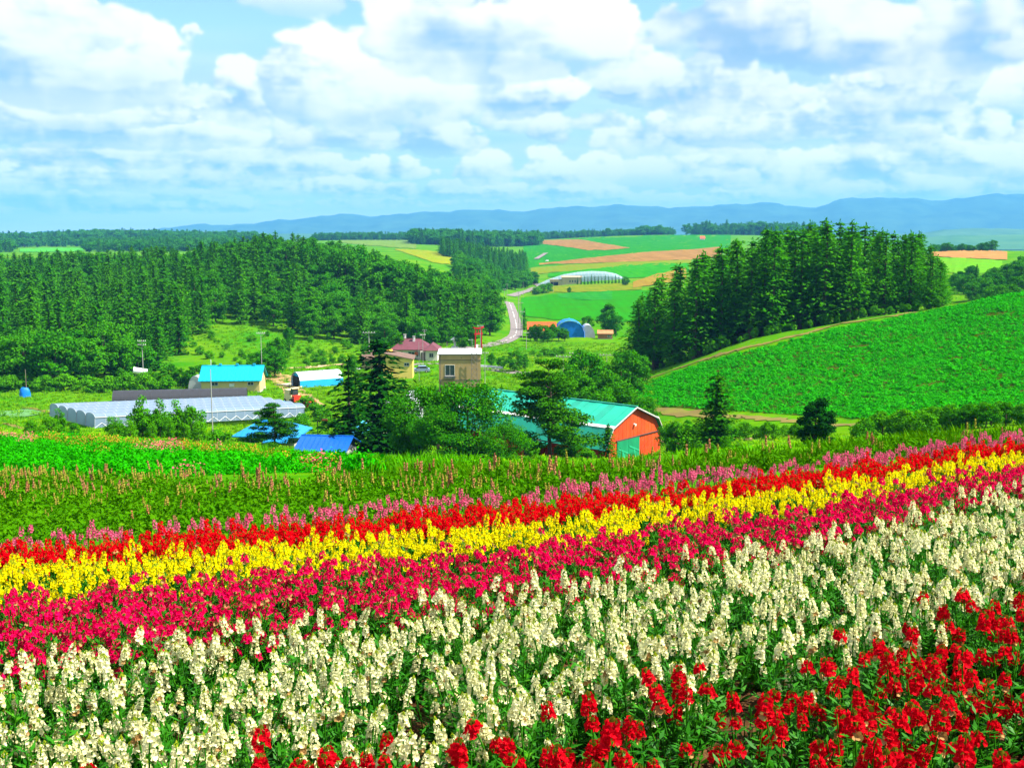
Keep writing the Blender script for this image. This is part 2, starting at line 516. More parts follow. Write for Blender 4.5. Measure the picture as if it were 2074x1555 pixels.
def strip_field(name, pts, c, c2=None, label=None, scale=0.08, lift=None, n=60, rows=14, streak=None, var=0.12):
    """a field on the ground between two edges; pts: (column, far row, near row)"""
    pts = np.array(pts, float)
    px = np.linspace(pts[0, 0], pts[-1, 0], n)
    rt = np.interp(px, pts[:, 0], pts[:, 1]); rb = np.interp(px, pts[:, 0], pts[:, 2])
    jr = np.random.default_rng(len(name) * 7 + int(pts[0, 0]))
    wig = np.convolve(jr.normal(0, 1, n + 4), np.ones(5) / 5, 'valid') * np.minimum(.9, (rb - rt) * .10)
    rt = rt + wig; rb = rb + np.roll(wig, 7)
    V = []
    for s in np.linspace(0, 1, rows):
        h = hit(px, rb * (1 - s) + rt * s)
        h[:, 2] += (0.10 + 0.00035 * h[:, 1]) if lift is None else lift
        V.append(h)
    V = np.array(V)
    m = bpy.data.materials.new(name + "_soil"); m.use_nodes = True
    g = NG(m.node_tree); b = g.n['Principled BSDF']
    b.inputs['Roughness'].default_value = 1.0; b.inputs['Specular IOR Level'].default_value = 0.0
    tc = g.node('ShaderNodeTexCoord')
    n1 = g.lin(g.noise(tc.outputs['Object'], scale, 5.0, 0.6), 0.33, 0.67)
    if c2 is None: c2 = tuple(x * (1 + 2 * var) for x in c)
    col = g.mix(n1, tuple(x * (1 - var) for x in c), c2)
    # crop rows
    mp = g.node('ShaderNodeMapping')
    g.l.new(tc.outputs['Object'], mp.inputs[0])
    mp.inputs['Rotation'].default_value = (0, 0, streak if streak is not None else 0.5)
    mp.inputs['Scale'].default_value = (0.32, 0.01, 0.05)
    n2 = g.lin(g.noise(mp.outputs[0], 1.0, 3.0, 0.5), 0.35, 0.65)
    col = g.mix(g.m('MULTIPLY', n2, 0.45), col, tuple(x * 0.72 for x in c))
    g.l.new(col, b.inputs['Base Color'])
    o = obj(name, qmesh(name, V.reshape(-1, 3), grid_quads(rows, n), [m], smooth=True))
    tag(o, label, None, None, "structure")
    return o

BROWN, BROWN2 = (0.185, 0.100, 0.024), (0.26, 0.142, 0.038)
FGREEN = (0.010, 0.150, 0.004)
strip_field("field_green_upper", [(1060, 494, 545), (1100, 489, 538), (1200, 481, 532), (1300, 475, 525), (1420, 473, 515), (1480, 474, 512)], FGREEN, (0.028, 0.175, 0.003), "wide green crop field on the far rise", lift=0.20)
strip_field("field_brown_upper", [(1046, 490, 491.5), (1100, 487, 494.5), (1170, 485.5, 504), (1190, 487.5, 507.5), (1230, 495, 506.5), (1275, 502.5, 503.5)], BROWN, BROWN2, "ploughed brown patch among green fields", lift=0.57)
strip_field("field_brown_long", [(1092, 534, 536.5), (1200, 522, 533), (1300, 511.5, 530), (1400, 505, 526), (1460, 501, 520)], BROWN, BROWN2, "long ploughed brown field", lift=0.47)
strip_field("field_stubble", [(1075, 544, 557), (1160, 536, 549), (1250, 531.5, 541), (1400, 526.5, 535)], (0.16, 0.17, 0.006), (0.09, 0.19, 0.005), "yellowing stubble strip", lift=0.38)
strip_field("field_green_lower", [(1110, 555, 562), (1200, 545, 563), (1270, 537, 565), (1340, 533, 560), (1395, 534, 550)], (0.012, 0.185, 0.002), (0.035, 0.20, 0.002), "bright green field above the long greenhouse", lift=0.41)
strip_field("field_brown_slope", [(1282, 572, 584), (1330, 556, 577), (1390, 543, 566)], (0.22, 0.13, 0.018), (0.19, 0.16, 0.015), "brown sloping field beside the round tree", lift=0.50)
strip_field("field_verge", [(1075, 583, 594), (1180, 577, 592), (1300, 574, 587)], (0.10, 0.17, 0.004), (0.17, 0.17, 0.008), "dry grass verge", lift=0.34)
strip_field("field_crop_middle", [(1056, 604, 640), (1120, 597, 648), (1200, 592, 650), (1320, 588, 655)], (0.025, 0.165, 0.002), (0.012, 0.19, 0.003), "lush green field behind the tarpaulin shed", lift=0.28)
strip_field("field_cabbage", [(1130, 596, 603), (1180, 593, 609), (1240, 590, 607)], (0.012, 0.17, 0.012), (0.03, 0.19, 0.02), "pale green cabbage patch", lift=0.41)
strip_field("field_yellow", [(800, 504.5, 506), (840, 506, 519), (880, 509, 533), (920, 516, 537), (952, 530, 540)], (0.22, 0.22, 0.006), (0.10, 0.20, 0.005), "yellow ripening field above the forest edge", lift=0.41)
strip_field("field_olive", [(690, 486, 492), (760, 483.5, 499), (843, 480, 505)], (0.085, 0.17, 0.02), (0.13, 0.20, 0.03), "olive green field on the far rise", lift=0.44)
strip_field("field_straw", [(680, 483, 485), (740, 481.5, 484.5), (790, 480.5, 482.5), (843, 479, 481)], (0.42, 0.30, 0.06), None, "straw coloured strip at the far field's edge", lift=0.63)
strip_field("field_brown_east", [(1885, 507, 519), (1950, 503.5, 523), (2040, 510.5, 527)], (0.28, 0.14, 0.04), (0.34, 0.18, 0.06), "brown field beyond the larch grove", lift=0.31)
strip_field("field_meadow_east", [(1895, 521, 548), (1960, 524, 556), (2030, 528, 550)], (0.11, 0.27, 0.008), (0.07, 0.27, 0.008), "bright meadow beyond the larch grove", lift=0.22)
strip_field("field_distant_green", [(40, 505, 511), (100, 502, 511), (170, 503, 509)], (0.05, 0.25, 0.02), None, "far green field above the forest", lift=0.50)

# roads and tracks
def catmull(P, n=10):
    P = [P[0] * 2 - P[1]] + list(P) + [P[-1] * 2 - P[-2]]
    out = []
    for i in range(1, len(P) - 2):
        a, b, c, d = P[i - 1], P[i], P[i + 1], P[i + 2]
        for k in range(n):
            t = k / n
            out.append(0.5 * ((2 * b) + (c - a) * t + (2 * a - 5 * b + 4 * c - d) * t * t + (3 * b - a - 3 * c + d) * t ** 3))
    out.append(P[-2])
    return np.array(out)

def ribbon_verts(path, width, lift, nw=5, wob=0.0, seed=0):
    path = np.asarray(path)
    tan = np.gradient(path, axis=0); tan /= np.linalg.norm(tan, axis=1)[:, None] + 1e-9
    nor = np.stack([-tan[:, 1], tan[:, 0]], 1)
    r = np.random.default_rng(seed)
    V = []
    for s in np.linspace(-0.5, 0.5, nw):
        w = width * s + (r.normal(0, wob, len(path)) if abs(s) == 0.5 and wob else 0)
        q = path + nor * (w[:, None] if isinstance(w, np.ndarray) else w)
        V.append(np.stack([q[:, 0], q[:, 1], terr(q[:, 0], q[:, 1]) + lift], 1))
    return np.array(V)

def road(name, pts, width, m, lift=0.06, label=None, wob=0.0, ymin=30.0, n=10, kind="structure"):
    P = [np.array(G(*p, ymin)[:2]) for p in pts]
    path = catmull(P, n)
    V = ribbon_verts(path, width, lift, wob=wob, seed=len(name))
    o = obj(name, qmesh(name, V.reshape(-1, 3), grid_quads(V.shape[0], V.shape[1]), [m], smooth=True))
    tag(o, label, None, None, kind)
    return o, path

asphalt = mat("asphalt", (0.165, 0.142, 0.138), 0.9, 0.12, 0.5)
dirt = mat("track_dirt", (0.30, 0.19, 0.08), 0.95, 0.25, 0.4)
fielddirt = mat("field_edge_dirt", (0.17, 0.105, 0.030), 0.95, 0.3, 0.3, c2=(0.14, 0.14, 0.012))
paint = mat("road_paint", (0.75, 0.75, 0.72), 0.7, 0.08, 2.0)

def dashes(parent, path, lift, width, on, off, offset=0.0):
    seg = np.linalg.norm(np.diff(path, axis=0), axis=1); L = np.concatenate([[0], np.cumsum(seg)])
    s = 0.0
    while s + on < L[-1]:
        q = np.linspace(s, s + on, 4)
        c = np.stack([np.interp(q, L, path[:, 0]), np.interp(q, L, path[:, 1])], 1)
        V = ribbon_verts(c, width, lift, nw=2)
        obj("road_marking", qmesh("road_marking", V.reshape(-1, 3), grid_quads(2, 4), [paint]), parent)
        s += on + off

rd, pth = road("road", [(880, 707), (940, 706), (985, 700), (1022, 692), (1043, 680), (1046, 662), (1041, 640), (1035, 622), (1031, 612)], 4.9, asphalt, 0.16, "grey country road winding up out of the village")
seg = np.linalg.norm(np.diff(pth, axis=0), axis=1)
dashes(rd, pth[len(pth) // 3:], 0.24, 0.28, 5.0, 5.0)
road("road_far", [(1034, 600), (1056, 594), (1078, 587), (1094, 580), (1084, 575), (1066, 573)], 6.0, asphalt, 0.4, "grey country road farther up the valley")
road("road_hill", [(1086, 526), (1096, 520), (1106, 514)], 6.0, asphalt, 1.2, "far stretch of country road beside the wood")
road("road_village", [(830, 738), (880, 737), (930, 742), (985, 748), (1040, 754), (1085, 758)], 4.2, asphalt, 0.08, "grey village lane behind the flat roofed building")
road("road_bend", [(1100, 586), (1085, 583), (1070, 587)], 4.0, asphalt, 0.4, "short grey lane at the bend")
road("road_farm", [(600, 895), (660, 887), (720, 883), (800, 880)], 3.6, asphalt, 0.06, "grey lane passing the blue roofed house")
road("farm_track", [(537, 748), (556, 760), (574, 775), (596, 793), (618, 808), (634, 826)], 4.2, dirt, 0.06, "dirt track past the greenhouses", wob=0.3)
road("farm_yard", [(548, 770), (575, 764), (600, 762)], 9.0, dirt, 0.09, "bare earth yard beside the blue tunnel", wob=0.5)
road("lane", [(530, 748), (580, 746), (650, 742), (705, 737)], 2.6, mat("lane_dirt", (0.42, 0.30, 0.16), 0.95, 0.2, 0.5), 0.12, "pale lane along the foot of the meadow", wob=0.2)
road("footpath", [(1350, 889), (1450, 890), (1560, 893), (1640, 896), (1700, 902), (1760, 909), (1800, 914)], 1.5, mat("path_dirt", (0.40, 0.25, 0.13), 0.95, 0.2, 0.6), 0.05, "narrow dirt path through the grass", wob=0.15)
road("field_edge_lower", [(1300, 832), (1380, 838), (1460, 842), (1560, 850), (1650, 857), (1750, 861), (1790, 864)], 2.4, fielddirt, 0.10, "bare earth strip along the foot of the potato field", wob=0.4)
road("field_edge_upper", [(1225, 800), (1300, 772), (1390, 741), (1470, 716), (1540, 699), (1600, 683), (1680, 662), (1760, 648), (1850, 633)], 1.8, fielddirt, 0.12, "earth track along the top of the potato field", wob=0.4)
yd, _ = road("vegetable_bed", [(-10, 838), (40, 836), (95, 838)], 9.0, mat("cabbage_green", (0.07, 0.19, 0.05), 0.8, 0.35, 1.5), 0.12, "blue green vegetable bed by the meadow", wob=0.5)
road("bed_edge", [(50, 826), (80, 832), (108, 838)], 1.2, fielddirt, 0.20, "bare earth edge of the vegetable bed", wob=0.2)
road("bed_edge_near", [(10, 858), (30, 864), (50, 870)], 1.2, fielddirt, 0.12, "bare earth strip by the shrubs", wob=0.2)

# mountains and far hills
def ridge(name, pts, y0, y1, y2, base, c, c2, label, seed, amp):
    pts = np.array(pts, float)
    px = np.linspace(pts[0, 0], pts[-1, 0], 260)
    top = np.interp(px, pts[:, 0], pts[:, 1])
    r = np.random.default_rng(seed)
    u, t = ray(px, top)
    ztop = t * y1
    for k in range(1, 7):
        ztop += amp / (1.5 ** k) * np.sin(px * 0.012 * 1.9 ** k + r.uniform(0, 6)) * np.clip((ztop - base) / 120, 0, 1)
    V = []
    n = 15
    for s in np.linspace(0, 1, n):
        yy = y0 + (y1 - y0) * s
        prof = s ** 1.3
        sp = sum(np.sin(px * 0.021 * 1.8 ** k + r.uniform(0, 6) + s * 3 * k) / 1.6 ** k for k in range(1, 5)) * amp * 1.5 * math.sin(math.pi * s)
        V.append(np.stack([u * yy, np.full_like(px, yy), base + (ztop - base) * prof + sp * np.clip((ztop - base) / 120, 0, 1)], 1))
    for s in np.linspace(0.2, 1, 4):
        yy = y1 + (y2 - y1) * s
        V.append(np.stack([u * yy, np.full_like(px, yy), ztop + (base - ztop) * s], 1))
    V = np.array(V)
    m = mat(name + "_cover", c, 0.95, 0.2, 0.004, 0.05, c2=c2)
    o = obj(name, qmesh(name, V.reshape(-1, 3), grid_quads(len(V), len(px)), [m], smooth=True))
    tag(o, label, None, None, "structure")
ridge("mountains", [(-300, 474), (200, 470), (330, 463), (480, 452), (600, 444), (700, 436), (850, 431), (1000, 426), (1200, 419), (1330, 415), (1410, 421), (1500, 414), (1560, 411), (1650, 418), (1720, 404), (1800, 401), (1900, 403), (2000, 398), (2074, 392), (2500, 385), (2900, 400)],
      9000, 11300, 13500, -76, (0.02, 0.07, 0.05), (0.04, 0.10, 0.05), "blue mountain range along the horizon", 4, 18)
ridge("hills", [(1500, 480), (1700, 477), (1850, 474), (1900, 468), (1960, 463), (2020, 461), (2074, 465), (2300, 460), (2600, 470)], 5600, 6600, 7600, -70, (0.03, 0.10, 0.03), (0.06, 0.14, 0.04), "low wooded hills below the mountains", 8, 5)
ridge("hills_near", [(1780, 486), (1850, 483), (1930, 476), (1990, 478), (2074, 474), (2300, 470), (2600, 480)], 4300, 5200, 6000, -68, (0.03, 0.12, 0.03), (0.06, 0.15, 0.03), "wooded hills beyond the brown field", 11, 4)
ridge("hills_west", [(-300, 480), (0, 478), (300, 474), (400, 468), (520, 472), (700, 474), (900, 476)], 5600, 6600, 7600, -70, (0.03, 0.10, 0.03), (0.05, 0.13, 0.04), "low blue hills beyond the forest", 15, 5)
# ------------------------------------------------------------------ trees
RNG = np.random.default_rng(11)
bark = mat("bark", (0.085, 0.060, 0.040), 0.95, 0.3, 3.0)
bark_pale = mat("bark_pale", (0.20, 0.17, 0.13), 0.95, 0.3, 3.0)
larch_leaf = leafmat("larch_needles", (0.0199, 0.1326, 0.0008), (0.0704, 0.2113, 0.0017), (0.1160, 0.2486, 0.0017), trans=0.22, scale=0.5, rand=0.55, rf=0.74)
spruce_leaf = leafmat("spruce_needles", (0.0037, 0.0315, 0.0023), (0.0090, 0.0585, 0.0023), (0.0188, 0.0825, 0.0023), trans=0.08, scale=0.6, rf=0.74)
broad_leaf = leafmat("broad_leaves", (0.0187, 0.1404, 0.0009), (0.0664, 0.2256, 0.0017), (0.1447, 0.2894, 0.0026), trans=0.25, scale=0.5, rand=0.55, rf=0.74)
grove_leaf = leafmat("grove_needles", (0.0189, 0.1419, 0.0009), (0.0731, 0.2451, 0.0009), (0.1290, 0.2838, 0.0017), trans=0.28, scale=0.5, rand=0.5, rf=0.74)
bush_leaf = leafmat("shrub_leaves", (0.040, 0.185, 0.001), (0.12, 0.30, 0.002), (0.20, 0.35, 0.003), trans=0.25, scale=0.8, rand=0.55, rf=0.68)
maple_leaf = leafmat("maple_leaves", (0.0132, 0.1155, 0.0011), (0.0605, 0.2255, 0.0011), (0.1870, 0.3630, 0.0022), trans=0.22, scale=0.5, rand=0.45, rf=0.74)
pine_leaf = leafmat("pine_needles", (0.014, 0.085, 0.002), (0.05, 0.17, 0.002), (0.12, 0.25, 0.003), trans=0.15, scale=0.7, rf=0.74)

def unit(v):
    return v / (np.linalg.norm(v, axis=-1, keepdims=True) + 1e-9)

def quads(C, N, L, W, rng, along=None):
    """leaf-like quads: centres C, normals N, lengths L, widths W; pointed diamond outline"""
    n = len(C)
    if along is None:
        along = rng.normal(size=(n, 3))
    along = unit(along - N * np.sum(along * N, 1, keepdims=True))
    side = np.cross(N, along)
    L = np.broadcast_to(L, (n,))[:, None]; W = np.broadcast_to(W, (n,))[:, None]
    P = np.stack([C - along * L * .5, C + side * W * .5 - along * L * .05, C + along * L * .5, C - side * W * .5 - along * L * .05], 1)
    return P.reshape(-1, 3), np.arange(n * 4).reshape(-1, 4)

def tube(pts, radii, k=6):
    pts = np.asarray(pts, float)
    V, Q = [], []
    for i, (p, r) in enumerate(zip(pts, radii)):
        t = pts[min(i + 1, len(pts) - 1)] - pts[max(i - 1, 0)]
        t = t / (np.linalg.norm(t) + 1e-9)
        a = np.cross(t, [0.3, 1, 0.1]); a /= np.linalg.norm(a) + 1e-9
        b = np.cross(t, a)
        for j in range(k):
            an = 2 * math.pi * j / k
            V.append(p + r * (math.cos(an) * a + math.sin(an) * b))
    for i in range(len(pts) - 1):
        for j in range(k):
            Q.append((i * k + j, i * k + (j + 1) % k, (i + 1) * k + (j + 1) % k, (i + 1) * k + j))
    return np.array(V), np.array(Q)

def joinq(parts):
    V, Q, o = [], [], 0
    for v, q in parts:
        V.append(v); Q.append(q + o); o += len(v)
    return np.concatenate(V), np.concatenate(Q)

def conifer(h, r, whorls, per, base, droop, lq, wq, seed, power=0.85, gap=0.0, dens=3.2):
    g = np.random.default_rng(seed)
    C, N, A, L, W = [], [], [], [], []
    for i in range(whorls):
        f = base + (0.985 - base) * (i + g.uniform(-.3, .3)) / whorls
        f = min(max(f, base), 0.99)
        R = r * ((1 - f) / (1 - base)) ** power * g.uniform(0.78, 1.12) + 0.05 * r
        if f < base + 0.12: R *= 0.55 + 0.45 * (f - base) / 0.12
        a0 = g.uniform(0, 6.28)
        nb = max(4, int(per * (0.55 + 0.45 * (1 - f))))
        for j in range(nb):
            if g.uniform() < gap: continue
            a = a0 + 6.283 * j / nb + g.normal(0, 0.22)
            Rb = R * g.uniform(0.62, 1.12)
            ns = max(3, int(Rb * dens / lq * .5))
            s = np.linspace(0.12, 1.0, ns)
            x = np.cos(a) * Rb * s; y = np.sin(a) * Rb * s
            z = f * h - droop * Rb * s ** 1.5 + 0.10 * Rb * np.maximum(s - .75, 0) * 4 + g.normal(0, 0.03 * h / 10, ns)
            for rep in range(3):
                jx = g.normal(0, 0.09 * Rb + 0.05, (ns, 3)); jx[:, 2] *= 0.55
                C.append(np.stack([x, y, z], 1) + jx)
                nn = np.stack([np.cos(a) * .35 * np.ones(ns), np.sin(a) * .35 * np.ones(ns), np.ones(ns)], 1) + g.normal(0, .45, (ns, 3))
                N.append(unit(nn))
                al = np.stack([np.cos(a + (rep - 1) * .8) * np.ones(ns), np.sin(a + (rep - 1) * .8) * np.ones(ns), -0.35 * np.ones(ns)], 1)
                A.append(al)
                L.append(lq * g.uniform(.6, 1.25, ns)); W.append(wq * g.uniform(.6, 1.25, ns))
    # leader tuft
    ns = 14
    C.append(np.stack([g.normal(0, .04, ns), g.normal(0, .04, ns), np.linspace(.9, 1.0, ns) * h], 1))
    N.append(unit(g.normal(size=(ns, 3)))); A.append(np.tile([0, 0, 1.], (ns, 1)) + g.normal(0, .3, (ns, 3)))
    L.append(np.full(ns, lq * .8)); W.append(np.full(ns, wq * .6))
    return quads(np.concatenate(C), np.concatenate(N), np.concatenate(L), np.concatenate(W), g, np.concatenate(A))

def broadleaf(h, r, nclump, per, leaf, seed, base=0.16, flat=0.72, crk=1.0):
    g = np.random.default_rng(seed)
    cz = h * (base + 1) / 2; hz = h * (1 - base) / 2
    C, N = [], []
    lobes = []
    for i in range(nclump):
        d = unit(g.normal(size=3)); d[2] = d[2] * 1.0
        rad = g.uniform(0.35, 0.92) ** 0.6
        wz = d[2] * rad
        taper = 1.0 - 0.28 * max(wz, 0)
        c = np.array([d[0] * rad * r * .82 * taper, d[1] * rad * r * .82 * taper, cz + wz * hz * .86])
        cr = r * g.uniform(0.24, 0.46) * crk
        lobes.append((c, cr))
        n = int(per * g.uniform(.7, 1.3))
        q = unit(g.normal(size=(n, 3)) + np.array([0, 0, 0.35]))
        q2 = q * np.array([1, 1, flat])
        rr = cr * g.uniform(0.55, 1.08, n)[:, None]
        C.append(c + q2 * rr)
        N.append(unit(q * .9 + g.normal(0, .55, (n, 3)) + np.array([0, 0, .35])))
    C = np.concatenate(C); N = np.concatenate(N)
    C[:, 2] = np.clip(C[:, 2], 0.02 * h, h * 1.02)
    n = len(C)
    return quads(C, N, leaf * g.uniform(.6, 1.35, n), leaf * .72 * g.uniform(.6, 1.3, n), g), lobes

def pine(h, r, seed, leaf=0.3, layers=9, gapk=1.0):
    """old pine with flat pads of needles on bare limbs"""
    g = np.random.default_rng(seed)
    C, N, limbs = [], [], []
    for i in range(layers):
        f = 0.22 + 0.76 * i / (layers - 1)
        R = r * (1.05 - 0.75 * f) * g.uniform(.8, 1.15)
        for j in range(5 if f < .8 else 3):
            a = g.uniform(0, 6.28)
            for s in (0.55, 1.0) if f < .85 else (0.5,):
                c = np.array([math.cos(a) * R * s, math.sin(a) * R * s, f * h + 0.06 * h * s + g.normal(0, .02 * h)])
                pr = r * g.uniform(.2, .34) * (1.1 - .45 * f)
                n = int(230 * gapk)
                q = unit(g.normal(size=(n, 3)))
                C.append(c + q * np.array([1, 1, .42]) * pr * g.uniform(.4, 1.05, n)[:, None])
                N.append(unit(q * .6 + g.normal(0, .6, (n, 3)) + np.array([0, 0, .5])))
            limbs.append([(0, 0, f * h * .97), (math.cos(a) * R * .55, math.sin(a) * R * .55, f * h + .02 * h), (math.cos(a) * R * .98, math.sin(a) * R * .98, f * h + .05 * h)])
    C = np.concatenate(C); N = np.concatenate(N); n = len(C)
    V, Q = quads(C, N, leaf * g.uniform(.6, 1.3, n), leaf * .55 * g.uniform(.6, 1.3, n), g)
    return V, Q, limbs

def trunk_parts(h, r0, lean, seed, limbs=None, upto=0.95):
    g = np.random.default_rng(seed)
    zs = np.linspace(-0.06, upto, 7) * h
    wob = np.cumsum(g.normal(0, lean, (7, 2)), 0)
    pts = np.concatenate([wob, zs[:, None]], 1)
    rad = r0 * (1 - 0.92 * np.linspace(0, 1, 7)) + 0.01
    rad[0] *= 1.35
    parts = [tube(pts, rad, 7)]
    for l in limbs or []:
        parts.append(tube(l, [r0 * .28, r0 * .18, r0 * .06], 4))
    return joinq(parts)

# variants are 10 m tall
class Var: pass
def make_variant(name, crown, trunk, leafm, barkm):
    v = Var()
    v.crown = qmesh(name + "_crown", crown[0], crown[1], [leafm])
    v.trunk = qmesh(name + "_trunk", trunk[0], trunk[1], [barkm])
    V, Q = joinq([crown, trunk])
    fm = np.concatenate([np.zeros(len(crown[1])), np.ones(len(trunk[1]))])
    v.full = qmesh(name, V, Q, [leafm, barkm], fm)
    v.bare = qmesh(name + "_b", V, Q, [leafm, barkm], fm)
    return v
VARS = {}
VARS['larch'] = [make_variant("larch", conifer(10, 1.85 + .12 * (s % 3), 26, 9, 0.05, 0.34, .52, .24, 100 + s, .60, .12, 2.6), trunk_parts(10, .14, .02, s), larch_leaf, bark) for s in range(6)]
VARS['grove'] = [make_variant("larch", conifer(10, 1.55 + .15 * (s % 3), 30, 9, 0.10 + .03 * (s % 3), 0.28, .38, .17, 200 + s, .68, .16, 2.9), trunk_parts(10, .15, .02, 40 + s, [[(0, 0, z), (.45 * math.cos(z * 5), .45 * math.sin(z * 5), z - .05), (.9 * math.cos(z * 5), .9 * math.sin(z * 5), z - .2)] for z in np.linspace(.6, 3, 12)]), grove_leaf, bark) for s in range(7)]
def broad_variant(name, r, nc, per, leaf, s, base, leafm, barkm, flat=.72, crk=1.0):
    crown, lobes = broadleaf(10, r, nc, per, leaf, 300 + s, base, flat, crk)
    limbs = [[(0, 0, 10 * base * .7 + 1.0), (c[0] * .5, c[1] * .5, (c[2] + 2.5) * .5), tuple(c)] for c, cr in lobes[:9]]
    return make_variant(name, crown, trunk_parts(10, .22, .05, 60 + s, limbs, .75), leafm, barkm)
VARS['broad'] = [broad_variant("broadleaf", 3.7 + .4 * (s % 3), 38, 110, .46, s, -.02, broad_leaf, bark, .66, .80) for s in range(6)]
VARS['broadfine'] = [broad_variant("broadleaf_near", 4.4 + .4 * (s % 3), 56, 230, .27, 30 + s, .0, maple_leaf, bark, .66, .82) for s in range(4)]
VARS['bush'] = [broad_variant("shrub", 5.4 + .6 * (s % 3), 20, 120, .85, 50 + s, -.05, bush_leaf, bark, .8) for s in range(5)]
VARS['young'] = [broad_variant("young_tree", 3.1 + .4 * (s % 2), 34, 130, .46, 70 + s, -.14, bush_leaf, bark_pale, .9) for s in range(4)]
VARS['spruce'] = [make_variant("spruce", conifer(10, 2.6, 17, 9, 0.10, 0.16, .55, .26, 400 + s, .95, .06, 3.4), trunk_parts(10, .16, .01, 80 + s), spruce_leaf, bark) for s in range(2)]
VARS['darkfir'] = [make_variant("fir", conifer(10, 2.9 + .2 * s, 24, 12, 0.04, 0.12, .50, .26, 420 + s, .8, .03, 3.4), trunk_parts(10, .17, .01, 84 + s), spruce_leaf, bark) for s in range(2)]
VARS['darkoval'] = [broad_variant("dark_tree", 3.3, 60, 200, .34, 95, -.20, spruce_leaf, bark, .6, .7)]
VARS['sparse'] = [make_variant("sparse_conifer", conifer(10, 2.2, 24, 11, .08, .12, .46, .26, 450, .55, .08, 4.2), trunk_parts(10, .17, .04, 93), pine_leaf, bark)]
VARS['cone'] = [make_variant("cypress", conifer(10, 2.2, 22, 10, 0.03, 0.22, .55, .30, 440 + s, .8, .03, 3.0), trunk_parts(10, .15, .01, 90 + s), pine_leaf, bark) for s in range(3)]
def pine_variant(s, r=4.2):
    V, Q, limbs = pine(10, r, 500 + s)
    return make_variant("pine", (V, Q), trunk_parts(10, .2, .06, 95 + s, limbs), pine_leaf, bark)
VARS['pine'] = [pine_variant(s) for s in range(2)]

def put_tree(name, kind, x, y, h, w=1.0, label=None, cat="tree", group=None, parts=True, vi=None, z=None, sink=0.0):
    """w: crown width relative to its height"""
    vs = VARS[kind]
    v = vs[int(RNG.integers(len(vs)))] if vi is None else vs[vi % len(vs)]
    if z is None: z = float(terr(x, y))
    s = h / 10.0
    sc3 = (s * w, s * w, s)
    rz = float(RNG.uniform(0, 6.28))
    loc = (x, y, z - 0.02 * h - sink)
    if parts:
        e = empty(name, loc, rz)
        e.scale = sc3
        obj("crown", v.crown, e); obj("trunk", v.trunk, e)
    else:
        e = obj(name, v.full, None, loc, (0, 0, rz), sc3)
    tag(e, label, cat, group)
    return e

def tree_px(name, kind, px, y, toprow, w=1.0, label=None, cat="tree", group=None, vi=None, parts=True):
    """tree at image column px and distance y, as tall as its top's row asks"""
    u, t = ray(px, toprow)
    x = float(u) * y
    z = float(terr(x, y))
    h = max(0.6, float(t) * y - z)
    return put_tree(name, kind, x, y, h, w, label, cat, group, parts, vi, z)

# --- near single trees
tree_px("spruce_tree", 'spruce', 705, 116, 716, 1.5, "slender dark spruce with tiered branches beside the blue roofs", vi=0)
tree_px("fir_tree", 'darkfir', 765, 124, 676, 1.7, "broad dark fir with pointed top in front of the yellow shed", vi=0)
tree_px("maple_tree", 'broadfine', 838, 113, 752, .95, "bushy light green tree beside the dark fir", vi=0)
tree_px("maple_tree", 'broadfine', 948, 112, 742, 1.08, "tall leafy tree hiding the end of the turquoise roof", vi=1)
tree_px("maple_tree", 'broadfine', 1022, 108, 848, 1.35, "low leafy tree at the corner of the red barn wall", vi=2)
tree_px("maple_tree", 'broadfine', 886, 108, 812, 1.2, "low leafy tree between the two tallest leafy trees", vi=3)
tree_px("pine_tree", 'pine', 1112, 118, 735, 1.25, "tall open pine reaching across the turquoise barn roof", vi=0)
tree_px("maple_tree", 'broadfine', 1150, 120, 862, 1.1, "leafy sapling against the red barn's side wall", vi=0)
tree_px("conifer_tree", 'cone', 1232, 116, 856, 1.5, "small conifer beside the green barn door", vi=0)
tree_px("pine_tree", 'pine', 552, 117, 820, 1.5, "dense pine in front of the blue hipped roof", vi=1)
tree_px("fir_tree", 'sparse', 1455, 105, 752, 1.5, "slim dark conifer below the potato field", vi=0)
tree_px("fir_tree", 'darkoval', 1658, 97, 784, 1.12, "stout dark fir rising over the flower strips", vi=0)
tree_px("conifer_tree", 'cone', 1016, 150, 775, .9, "tiny conifer in the meadow behind the turquoise roof", vi=2)

# --- young trees and shrubs, near and middle
ORD = "first second third fourth fifth sixth seventh eighth ninth tenth eleventh twelfth thirteenth fourteenth fifteenth sixteenth seventeenth eighteenth nineteenth twentieth twenty-first twenty-second twenty-third".split()
def cluster(items, kind, name, label, group=None, w=1.0, cat="tree", start=None, rev=False):
    """like plants side by side; with start each is named by its count from that thing"""
    items = sorted(items, key=lambda it: it[0], reverse=rev)
    for i, it in enumerate(items):
        px, y, top = it[:3]
        lb = label if start is None or len(items) < 2 else "%s, %s from the %s" % (label, ORD[i], start)
        tree_px(name, kind, px, y, top, it[3] if len(it) > 3 else w, lb, cat, group)
cluster([(228, 100, 838, 1.1), (262, 99, 846, 1.1), (285, 104, 796, 1.0), (322, 104, 802, .9), (356, 105, 804, 1.0), (390, 103, 814, 1.05), (372, 99, 850, 1.0), (305, 98, 852, 1.0), (340, 101, 838, .8), (402, 98, 846, .9), (245, 102, 848, 1.0)],
        'young', "young_tree", "young leafy tree hiding the clear greenhouse", "young trees in front of the clear greenhouse", start="tall bare pole", rev=True)
cluster([(62, 104, 848, 1.5), (100, 105, 840, 1.3), (118, 106, 823, .9), (148, 103, 854, 1.4), (84, 102, 858, 1.5)], 'young', "young_tree", "young leafy tree beside the vegetable bed", "young trees beside the vegetable bed", start="clear greenhouse", rev=True)
